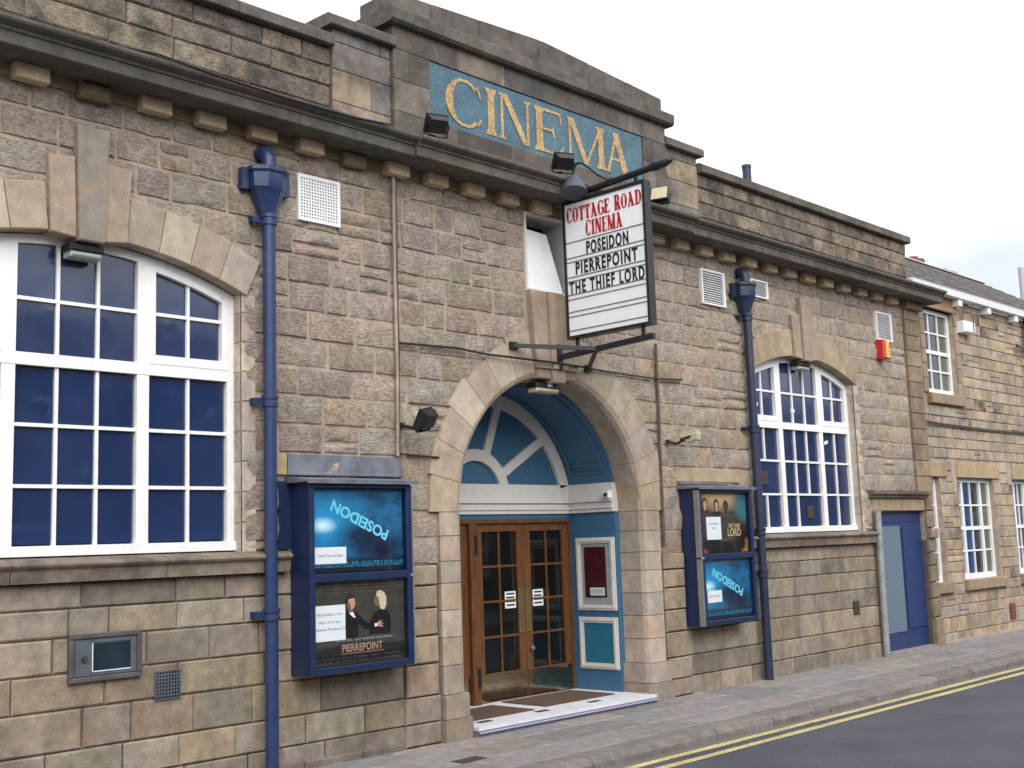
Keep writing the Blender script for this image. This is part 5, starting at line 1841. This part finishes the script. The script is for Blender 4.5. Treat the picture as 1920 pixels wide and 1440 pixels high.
lc = poster_case(-2.755, 'navy poster case left of the entrance with blue and black film posters', 1, ('blue', 'dark'))
rc = poster_case(2.64, 'navy poster case right of the entrance with gold and blue film posters', -1, ('gold', 'blue'))
yN = -CD + 0.026
notice(lc, -0.455, -0.135, 0.88, 1.015, yN, [('Until Thurs 8 8pm', 0.935)], 0.034)
notice(lc, -0.475, -0.155, 0.26, 0.545, yN, [('FROM FRIDAY 9TH', 0.46), ('DAILY AT 8.15pm', 0.40), ('Wednesday Mat January 7th', 0.345)], 0.030)
notice(rc, -0.35, -0.06, 0.96, 1.22, yN, [('FROM FRIDAY', 1.13), ('DAILY', 1.08)], 0.03)
notice(rc, -0.40, -0.12, 0.25, 0.385, yN, [('Until Thurs 8pm', 0.31)], 0.034)
tag(MB().box(-3.33, -2.10, -0.035, -0.004, 2.36, 2.535).cbox(-3.325, -2.11, -0.05, -0.03, 2.36, 2.385, 0.004).build('lead_flashing', M['lead'], cinema), 'grey lead flashing above the left poster case')
tag(MB().box(2.05, 3.05, -0.06, -0.004, 2.352, 2.375).build('lead_flashing', M['lead'], cinema), 'thin lead flashing above the right poster case')
o = MB().cbox(2.02, 3.32, -0.035, 0.0, 2.38, 2.54, 0.006).build('lintel_stone', M['vouss'], cinema)
o.color = (0.42, 0.335, 0.225, 1)
o = MB().cbox(-3.50, -3.335, -0.035, 0.0, 2.36, 2.535, 0.006).build('lintel_stone', M['vouss'], cinema)
o.color = (0.42, 0.32, 0.18, 1)
MB().box(-3.42, -3.30, -0.035, 0.0, 1.76, 2.31).build('navy_board', M['navy_case'], cinema)

# ------------------------------------------------------------------ hanging sign on its bracket
hs = thing('hanging_sign', 'white projecting letter board with red heading and black film titles in a black frame', 'sign', (0, 0, 3.5))
O = -3.5
YA, YB = -0.27, -1.345           # inner and outer edge
ZA, ZB = 3.785, 5.225
f = MB()
f.box(-0.05, 0.05, YB, YB + 0.03, ZA + O, ZB + O).box(-0.05, 0.05, YA - 0.03, YA, ZA + O, ZB + O)
f.box(-0.0495, 0.0495, YB + 0.03, YA - 0.03, ZA + O, ZA + 0.03 + O).box(-0.0495, 0.0495, YB + 0.03, YA - 0.03, ZB - 0.035 + O, ZB + O)
f.build('frame', M['black'], hs)
board = MB().box(-0.038, 0.038, YB + 0.031, YA - 0.031, ZA + 0.031 + O, ZB - 0.036 + O).build('board', M['signwhite'], hs)
for z in (4.785, 4.622, 4.578, 4.42, 4.378, 4.238, 4.19, 4.06, 4.012, 3.868):
    for sd in (-1, 1):
        MB().box(*sorted((sd * 0.0385, sd * 0.044)), YB + 0.04, YA - 0.035, z - 0.004 + O, z + 0.004 + O).build('letter_rail', M['railgrey'], board)
mb = MB()
GW = {'C': 0.86, 'O': 0.90, 'T': 0.84, 'A': 0.98, 'G': 0.92, 'E': 0.80, 'R': 0.92, 'D': 0.94, 'I': 0.48, 'N': 1.0, 'M': 1.24, ' ': 0.5}


def serif_line(s, y_start, y_end, z, h):
    tot = sum(GW[c] + 0.10 for c in s)
    k_ = (y_start - y_end) / tot
    y = y_start
    for i, ch in enumerate(s):
        w = GW[ch] * k_
        if ch != ' ':
            big = 1.06 if (i == 0 or s[i - 1] == ' ') else 1.0
            fr_ = Matrix.Translation((-0.0385, y, z + O)) @ Matrix(((0, 1, 0, 0), (-1, 0, 0, 0), (0, 0, 1, 0), (0, 0, 0, 1)))
            letter(ch, w, h * big, k_ * 0.31, k_ * 0.13, k_ * 0.07, 0.003, M['red'], board, fr_, 'red_letter')
        y -= w + 0.10 * k_


serif_line('COTTAGE ROAD', -0.325, -1.31, 4.993, 0.148)
serif_line('CINEMA', -0.575, -1.06, 4.812, 0.155)
for s_, yc, z, sp in (('POSEIDON', -0.845, 4.632, 1.2), ('PIERREPOINT', -0.82, 4.442, 1.25), ('THE THIEF LORD', -0.81, 4.246, 1.3)):
    me_w = {'POSEIDON': 0.545, 'PIERREPOINT': 0.80, 'THE THIEF LORD': 0.97}[s_]
    me = text_mesh(s_, 0.178, bold=0.0055, extrude=0.002, spacing=sp)
    xs_ = [v.co.x for v in me.vertices]
    k_ = me_w / (max(xs_) - min(xs_))
    me.transform(Matrix.Translation((-(max(xs_) + min(xs_)) / 2, 0, 0)))
    me.transform(Matrix.Diagonal((k_, 1.0, 1, 1)))
    me.materials.clear()
    me.materials.append(M['ink'])
    o = link('film_title', me, board)
    o.matrix_local = Matrix.Translation((-0.041, yc, z + O)) @ SIDE
# bracket: top pole, lower arm, stays, hangers
bk = thing('sign_bracket', 'black iron bracket with long top pole and lower stays carrying the letter board', 'bracket', (0, 0, 3.5))
MB().tube([(0, 0.0, 5.27 + O), (0, -0.6, 5.295 + O), (0, -1.38, 5.33 + O)], 0.034, 12).build('top_pole', M['black'], bk, angle=40)
MB().tube([(0, -1.38, 5.33 + O), (0, -1.46, 5.335 + O), (0, -1.60, 5.345 + O), (0, -1.67, 5.345 + O)], [0.034, 0.05, 0.042, 0.006], 12).build('pole_finial', M['black'], bk, angle=50)
for y in (YA - 0.1, YB + 0.13):
    MB().bar((0, y, ZB + O), (0, y, 5.29 + O), 0.03, 0.03).build('hanger', M['black'], bk)
    MB().bar((0, y, ZA + O), (0, y, 3.66 + O), 0.03, 0.03).build('hanger', M['black'], bk)
MB().bar((0, -0.11, 3.625 + O), (0, -1.34, 3.675 + O), 0.045, 0.055).build('lower_arm', M['black'], bk)
MB().box(-0.03, 0.03, -0.135, -0.106, 3.50 + O, 3.76 + O).build('wall_plate', M['black'], bk)
for xe, ze in ((-0.62, 3.70), (0.52, 3.56)):
    MB().bar((0, -0.62, 3.648 + O), (xe * 0.99, -0.06, ze + O), 0.035, 0.04).build('stay', M['black'], bk)
    MB().box(xe - 0.05, xe + 0.05, -0.075, -0.01, ze - 0.035 + O, ze + 0.035 + O).build('stay_foot', M['black'], bk)
# swan-neck lamp on the pole
t = thing('swan_neck_lamp', 'grey bell-shaped swan-neck lamp above the letter board', 'lamp', (-0.02, -0.05, 5.2))
MB().tube([(-0.01, -0.87, 0.12), (-0.04, -0.83, 0.14), (-0.08, -0.76, 0.19), (-0.11, -0.68, 0.275), (-0.13, -0.61, 0.335), (-0.135, -0.55, 0.35), (-0.135, -0.505, 0.325), (-0.135, -0.49, 0.27), (-0.135, -0.49, 0.22)], 0.013, 8).build('neck', M['black'], t, angle=60)
sh = MB().lathe([(0.035, 0.115), (0.05, 0.11), (0.06, 0.085), (0.075, 0.06), (0.105, 0.02), (0.135, -0.06), (0.14, -0.08), (0.10, -0.07)], 0, 0, 20)
sh.xform(Matrix.Translation((-0.135, -0.49, 0.12)) @ Matrix.Rotation(rad(14), 4, 'Y') @ Matrix.Rotation(rad(-10), 4, 'X'))
sh.build('shade', M['gooseneck'], t, angle=40)
MB().box(-0.02, 0.04, -0.89, -0.84, 0.08, 0.14).build('clamp', M['black'], t)

# ------------------------------------------------------------------ floodlights
def floodlight(loc, rot, label, arm, back='black', front='lampcream', sc=1.0, group='black box floodlights on the cinema front'):
    """box lamp: tapered body, rim, glass, yoke; local -y is the glass side"""
    t = thing('floodlight', label, 'floodlight', arm[0], group)
    a0 = Vector(arm[0])
    mt = Matrix.Translation(Vector(loc) - a0) @ Matrix.Rotation(rad(rot[2]), 4, 'Z') @ Matrix.Rotation(rad(rot[0]), 4, 'X') @ Matrix.Rotation(rad(rot[1]), 4, 'Y')
    w, h, d = 0.105 * sc, 0.085 * sc, 0.05 * sc
    vs = [(-w, -d, -h), (w, -d, -h), (w, -d, h), (-w, -d, h), (-w, -d * 0.2, -h), (w, -d * 0.2, -h), (w, -d * 0.2, h), (-w, -d * 0.2, h), (-w * 0.8, d, -h * 0.72), (w * 0.8, d, -h * 0.72), (w * 0.8, d, h * 0.72), (-w * 0.8, d, h * 0.72)]
    fs = [(0, 1, 2, 3), (8, 11, 10, 9)] + [(i + o_, i + 4 + o_, (i + 1) % 4 + 4 + o_, (i + 1) % 4 + o_) for o_ in (0, 4) for i in range(4)]
    MB().add(vs, fs).xform(mt).build('body', M[back], t)
    MB().cbox(-w * 1.06, w * 1.06, -d - 0.012, -d + 0.006, -h * 1.06, h * 1.06, 0.005).xform(mt).build('rim', M[back], t)
    MB().box(-w * 0.9, w * 0.9, -d - 0.015, -d - 0.0125, -h * 0.9, h * 0.9).xform(mt).build('glass', M[front], t)
    y_ = MB()
    y_.box(-w * 1.12, -w * 1.07, -0.012, 0.012, -h * 1.3, 0.012).box(w * 1.07, w * 1.12, -0.012, 0.012, -h * 1.3, 0.012).box(-w * 1.12, w * 1.12, -0.012, 0.012, -h * 1.36, -h * 1.3)
    y_.xform(mt).build('yoke', M['blackmatt'], t)
    foot_ = mt @ Vector((0, 0, -h * 1.33))
    MB().tube([foot_, Vector(arm[1]) - a0, (0, 0, 0)], 0.014, 8).build('arm', M['blackmatt'], t)
    MB().lathe([(0.035, -0.01), (0.035, 0.012), (0.02, 0.025)], 0, 0, 12).build('base', M['blackmatt'], t, angle=40)
    return t


floodlight((-1.80, -0.30, 5.645), (-35, 0, 160), 'black floodlight on the cornice left of the gold letter C', ((-1.90, -0.22, 5.515), (-1.88, -0.24, 5.55)))
floodlight((-0.06, -0.34, 5.645), (-35, 0, 155), 'black floodlight on the cornice above the letter board', ((-0.12, -0.26, 5.51), (-0.11, -0.28, 5.54)))
floodlight((1.62, -0.32, 5.61), (-22, 0, -72), 'floodlight with cream glass on the cornice right of the letter board', ((1.66, -0.24, 5.48), (1.66, -0.27, 5.51)))
floodlight((-2.02, -0.30, 2.86), (-30, 12, 205), 'black floodlight on the wall left of the entrance arch', ((-2.09, -0.03, 2.83), (-2.09, -0.16, 2.80)))
floodlight((2.03, -0.28, 2.87), (-75, 0, 200), 'cream-backed floodlight on the wall right of the entrance arch', ((1.90, -0.03, 2.83), (1.92, -0.14, 2.80)), back='lampcream', front='blackmatt')

# ------------------------------------------------------------------ cables and conduits on the wall
def cable(pts, r, label, mat='black'):
    o = MB().tube(pts, r, 6).build('wall_cable', M[mat], angle=60)
    tag(o, label, 'cable')


y = -0.05
cable([(-2.115, y, 5.15), (-2.118, y, 4.6), (-2.125, y, 4.0), (-2.123, y, 3.5), (-2.135, y, 2.9), (-2.14, y, 2.55)], 0.011, 'dark vertical cable down the wall left of the entrance arch', 'wooddark')
cable([(-2.145, y, 5.15), (-2.15, y, 4.3), (-2.145, y, 3.3), (-2.16, y, 2.55)], 0.017, 'thin lead-grey conduit beside the dark cable left of the entrance', 'mortar')
cable([(1.735, y, 3.95), (1.73, y, 3.2), (1.715, y, 2.6), (1.71, y, 2.0), (1.705, y, 1.65)], 0.019, 'brown conduit down the wall right of the entrance arch', 'mortar_dark')
cable([(-2.12, y, 3.58), (-1.4, y - 0.005, 3.60), (-1.02, y - 0.015, 3.575), (-0.42, -0.115, 3.565), (-0.2, -0.13, 3.562), (0.11, -0.13, 3.56), (0.42, -0.10, 3.56), (0.71, y - 0.02, 3.553), (1.7, y - 0.01, 3.54), (2.21, y, 3.57)], 0.012, 'black cable sagging across the wall over the entrance arch')
cable([(-2.14, y, 2.57), (-1.9, y, 2.56), (-1.66, y, 2.55)], 0.010, 'short dark cable from the conduit to the left arch jamb', 'wooddark')
cable([(-5.0, -0.30, 5.50), (-4.75, -0.452, 5.452), (-4.3, -0.446, 5.425), (-3.6, -0.446, 5.408), (-2.9, -0.446, 5.412), (-2.5, -0.45, 5.442)], 0.008, 'black cable lying along the top of the cornice at the left')

# ------------------------------------------------------------------ the neighbouring house
HY = 0.20
house = thing('neighbour_house', 'two-storey brown sandstone house with slate roof and white sash windows at far right', 'house', (END, HY, 0))
HL = 40.0
WINS = [(8.35, 9.46, 0.90, 2.57, 1), (10.12, 11.58, 0.90, 2.57, 3), (12.42, 13.34, 0.90, 2.57, 3), (9.30, 10.46, 3.93, 5.36, 2), (15.2, 16.7, 0.9, 2.57, 3), (13.9, 15.0, 3.93, 5.36, 2)]
hw = sliced_wall(END, HL, -0.2, 5.60, [(max(a, END + 0.001), b, z0, (lambda zt: (lambda x: zt))(z1), 1) for a, b, z0, z1, k in WINS], 0.012, 0.35).build('wall', M['mortar'], house)
hw.location = (-END, 0, 0)
HC = [(0.42, 0.345, 0.265), (0.40, 0.33, 0.26), (0.44, 0.35, 0.255), (0.37, 0.31, 0.255), (0.41, 0.345, 0.285), (0.45, 0.355, 0.235)]
hst = Stones('stone', hw, M['ashlar'], M['ashlar_attr'], 'ashlar', HC)
hb_ = []
for a, b, z0, z1, k in WINS:
    hb_.append(blk_rect(a - 0.16, b + 0.16, z0 - 0.2, z1 + 0.24) if k == 2 else blk_rect(a - 0.02, b + 0.02, z0 - 0.02, z1))
    if k != 2:
        hb_.append(blk_rect(a - 0.2, b + 0.25, z1 - 0.05, z1 + 0.26))
        hb_.append(blk_rect(a - 0.06, b + 0.10, z0 - 0.22, z0))
zz = [-0.05, 0.10, 0.34, 0.52, 0.68]
while zz[-1] < 5.45:
    zz.append(zz[-1] + random.choice((0.17, 0.185, 0.20)))
for z0, z1 in zip(zz[:-1], zz[1:]):
    hst.course(z0, min(z1, 5.60), free(END, 24, z0, z1, hb_), 0.26, 0.55, gap=0.010)
hst.finish()
for a, b, z0, z1, k in WINS:
    aa = max(a, END + 0.002)
    if k == 2:
        # dressed surround
        o = MB().cbox(a - 0.16 - END, b + 0.16 - END, -0.025, 0.10, z1, z1 + 0.235, 0.008).build('lintel', M['vouss'], house)
        o.color = (0.36, 0.245, 0.13, 1)
        z = z0
        while z < z1 - 0.01:
            h = min(0.24, z1 - z)
            for xa, xb in ((a - 0.16, a), (b, b + 0.16)):
                MB().cbox(xa - END + 0.002, xb - END, -0.02, 0.13, z + 0.003, z + h - 0.003, 0.008).build('jamb_block', M['vouss'], house).color = (*jit((0.34, 0.26, 0.18), 0.12), 1)
            z += h
    else:
        o = MB().cbox(aa - 0.0 - END, b + 0.25 - END, -0.02, 0.10, z1, z1 + 0.25, 0.008).build('lintel', M['vouss'], house)
        o.color = (*jit((0.42, 0.32, 0.20), 0.06), 1)
    o = MB().cbox(aa - 0.05 - END, b + 0.12 - END, -0.075, 0.13, z0 - 0.17, z0 - 0.002, 0.01).build('window_sill', M['vouss'], house)
    o.color = (*jit((0.32, 0.25, 0.175), 0.06), 1)
    w = MB()
    y0 = 0.09
    A, B = a - END, b - END
    w.box(A, A + 0.07, y0, y0 + 0.08, z0, z1).box(B - 0.07, B, y0, y0 + 0.08, z0, z1).box(A + 0.07, B - 0.07, y0, y0 + 0.08, z1 - 0.07, z1).box(A + 0.07, B - 0.07, y0 - 0.02, y0 + 0.08, z0, z0 + 0.09)
    zm = (z0 + z1) / 2
    if k == 2:
        cols = [A + 0.07 + (B - A - 0.14) * i / 3 for i in range(4)]
        mulls = []
    else:
        wd = B - A
        cols = [A + 0.07, A + 0.07 + 0.17 * wd, A + 0.07 + (0.17 + 0.25) * wd, A + 0.07 + (0.17 + 0.50) * wd, B - 0.07]
        mulls = [cols[1], cols[3]]
        for xm in mulls:
            w.box(xm - 0.035, xm + 0.035, y0 - 0.004, y0 + 0.08, z0 + 0.09, z1 - 0.07)
    w.box(A + 0.07, B - 0.07, y0 + 0.005, y0 + 0.075, zm - 0.03, zm + 0.03)
    rows_ = [z0 + 0.09, (z0 + 0.09 + zm) / 2, zm, (zm + z1 - 0.07) / 2, z1 - 0.07]
    wo = w.build('window', M['white'], house)
    bb_ = MB()
    for xm in cols[1:-1]:
        if xm not in mulls:
            bb_.box(xm - 0.014, xm + 0.014, y0 + 0.012, y0 + 0.06, rows_[0], rows_[4])
    for z in (rows_[1], rows_[3]):
        bb_.box(cols[0], cols[-1], y0 + 0.011, y0 + 0.061, z - 0.014, z + 0.014)
    bb_.build('glazing_bars', M['white'], wo)
    for i in range(len(cols) - 1):
        for j in range(4):
            mt_ = M['houseglass']
            if k == 3 and i == 1:
                mt_ = M['curtain']
            elif (k == 3 and i == 3) or (k == 2 and i == 2):
                mt_ = M['curtainpale']
            MB().box(cols[i] + 0.008, cols[i + 1] - 0.008, y0 + 0.035, y0 + 0.04, rows_[j] + 0.006, rows_[j + 1] - 0.006).build('pane', mt_, wo)
    MB().box(A, B, 0.30, 0.32, z0, z1).build('window_backing', M['dark'], wo)
# roof of stone slates laid in stepped courses
EZ, RZ, RY = 5.64, 7.52, 3.0
nr = 16
rm = MB()
x0r, x1r = 0.02, 18.8 - END
for i in range(nr):
    t0, t1 = i / nr, (i + 1) / nr
    ya, yb = -0.16 + (RY - HY + 0.16) * t0, -0.16 + (RY - HY + 0.16) * t1 + 0.05
    za, zb = EZ + (RZ - EZ) * t0 + 0.03, EZ + (RZ - EZ) * t1 + 0.012
    xe0, xe1 = x1r + 3.2 * (1 - t0), x1r + 3.2 * (1 - t1)
    rm.add([(x0r, ya, za), (xe0, ya, za), (xe1, yb, zb), (x0r, yb, zb), (x0r, ya, za - 0.04), (xe0, ya, za - 0.04), (xe1, yb, zb - 0.04), (x0r, yb, zb - 0.04)],
           [(0, 1, 2, 3), (7, 6, 5, 4), (0, 4, 5, 1), (1, 5, 6, 2), (2, 6, 7, 3), (3, 7, 4, 0)])
rm.add([(x0r, RY - HY, RZ), (x1r, RY - HY, RZ), (x1r + 3.2, 6.0, EZ), (x0r, 6.0, EZ)], [(0, 3, 2, 1)])
roof = rm.build('roof', M['slate'], house)
for i in range(12):
    w_ = (x1r - x0r) / 12
    MB().xprism([(RY - HY - 0.13, RZ - 0.02), (RY - HY, RZ + 0.07), (RY - HY + 0.13, RZ - 0.02)], x0r + w_ * i + 0.005, x0r + w_ * (i + 1) - 0.005).build('ridge_stone', M['vouss'], roof).color = (*jit((0.5, 0.45, 0.38), 0.05), 1)
# gutter and its exposed timber ends
MB().xprism([(-0.17, 5.60), (-0.19, 5.70), (-0.20, 5.715), (-0.07, 5.715), (-0.08, 5.60)], 0.05, 14.0).box(0.05, 14.0, -0.10, 0.01, 5.605, 5.625).build('gutter', M['whitepl'], house)
for x in (10.52, 11.72, 12.95, 14.2):
    MB().cbox(x - END - 0.07, x - END + 0.07, -0.14, 0.02, 5.48, 5.595, 0.006).build('gutter_bracket', M['whitepl'], house)
for x in (15.75, 16.05):
    MB().lathe([(0.11, 7.4), (0.11, 7.60), (0.14, 7.62), (0.14, 7.70), (0.12, 7.75)], x - END, RY - HY + 0.25, 14).build('chimney_pot', M['redpot'], roof, angle=40)
MB().box(17.0 - END, 17.75 - END, RY - HY + 0.1, RY - HY + 0.4, 7.4, 7.66).build('roof_vent', M['lead'], roof)
MB().tube([(22.0 - END, RY - HY + 0.2, 5.6), (22.0 - END, RY - HY + 0.2, 8.42)], 0.085, 12).build('flue', M['flue'], roof, angle=40)
t = thing('house_lamp', 'white box lamp on the house wall right of the upper window', 'lamp', (10.78, HY, 5.04))
MB().cbox(-0.22, 0.22, -0.16, 0.0, 0, 0.20, 0.02).build('housing', M['whitepl'], t)
MB().box(0.12, 0.16, -0.163, -0.155, 0.02, 0.19).build('seam', M['gapdark'], t)
cable([(END + 0.02, HY - 0.04, 3.46), (9.6, HY - 0.04, 3.43), (10.4, HY - 0.045, 3.42), (11.5, HY - 0.04, 3.415), (14, HY - 0.04, 3.45)], 0.018, 'thick black cable running along the neighbouring house wall')
t = thing('house_drainpipe', 'black cast-iron drainpipe with arm at the far right edge of the house', 'drainpipe', (13.52, HY - 0.09, 0))
MB().tube([(0, 0, 0.0), (0, 0, 5.6)], 0.05, 12).build('pipe', M['black'], t, angle=40)
MB().bar((-0.55, 0, 5.04), (0.1, 0, 5.02), 0.04, 0.05).build('arm', M['black'], t)
MB().box(11.78 - END, 11.98 - END, -0.03, 0.02, 0.16, 0.42).build('air_brick', M['redpot'], house)

# ------------------------------------------------------------------ the other side of the street (mirrored in the glass)
OY = -13.0
terr = thing('opposite_terrace', 'dark sandstone terrace across the street, seen mirrored in the poster glass', 'building', (0, OY, 0))
MB().box(-30, 45, -7, 0, -0.2, 5.3).build('wall', M['mortar_dark'], terr)
MB().xprism([(0.3, 5.25), (-3.5, 7.2), (-7.3, 5.25)], -30, 45).build('roof', M['slate'], terr)
wsrc = None
for i in range(18):
    for z0, h in ((0.9, 1.5), (3.3, 1.4)):
        x = -28 + 4.1 * i
        f_ = MB()
        w = 1.5
        f_.box(x - w / 2, x - w / 2 + 0.08, 0.0, 0.05, z0, z0 + h).box(x + w / 2 - 0.08, x + w / 2, 0.0, 0.05, z0, z0 + h).box(x - w / 2 + 0.08, x + w / 2 - 0.08, 0, 0.05, z0, z0 + 0.1).box(x - w / 2 + 0.08, x + w / 2 - 0.08, 0, 0.05, z0 + h - 0.08, z0 + h)
        f_.box(x - 0.03, x + 0.03, 0.0, 0.045, z0 + 0.1, z0 + h - 0.08).box(x - w / 2 + 0.08, x + w / 2 - 0.08, 0.0, 0.04, z0 + h / 2 - 0.03, z0 + h / 2 + 0.03)
        wf = f_.build('window', M['white'], terr)
        MB().box(x - w / 2 + 0.05, x + w / 2 - 0.05, 0.0, 0.02, z0 + 0.05, z0 + h - 0.05).build('pane', M['houseglass'], wf)
o = MB().box(-30, 60, -13.0, -8.6, -0.2, 0.0).build('far_pavement', M['flag'])
o.color = (0.25, 0.23, 0.22, 1)
tag(o, kind='structure')
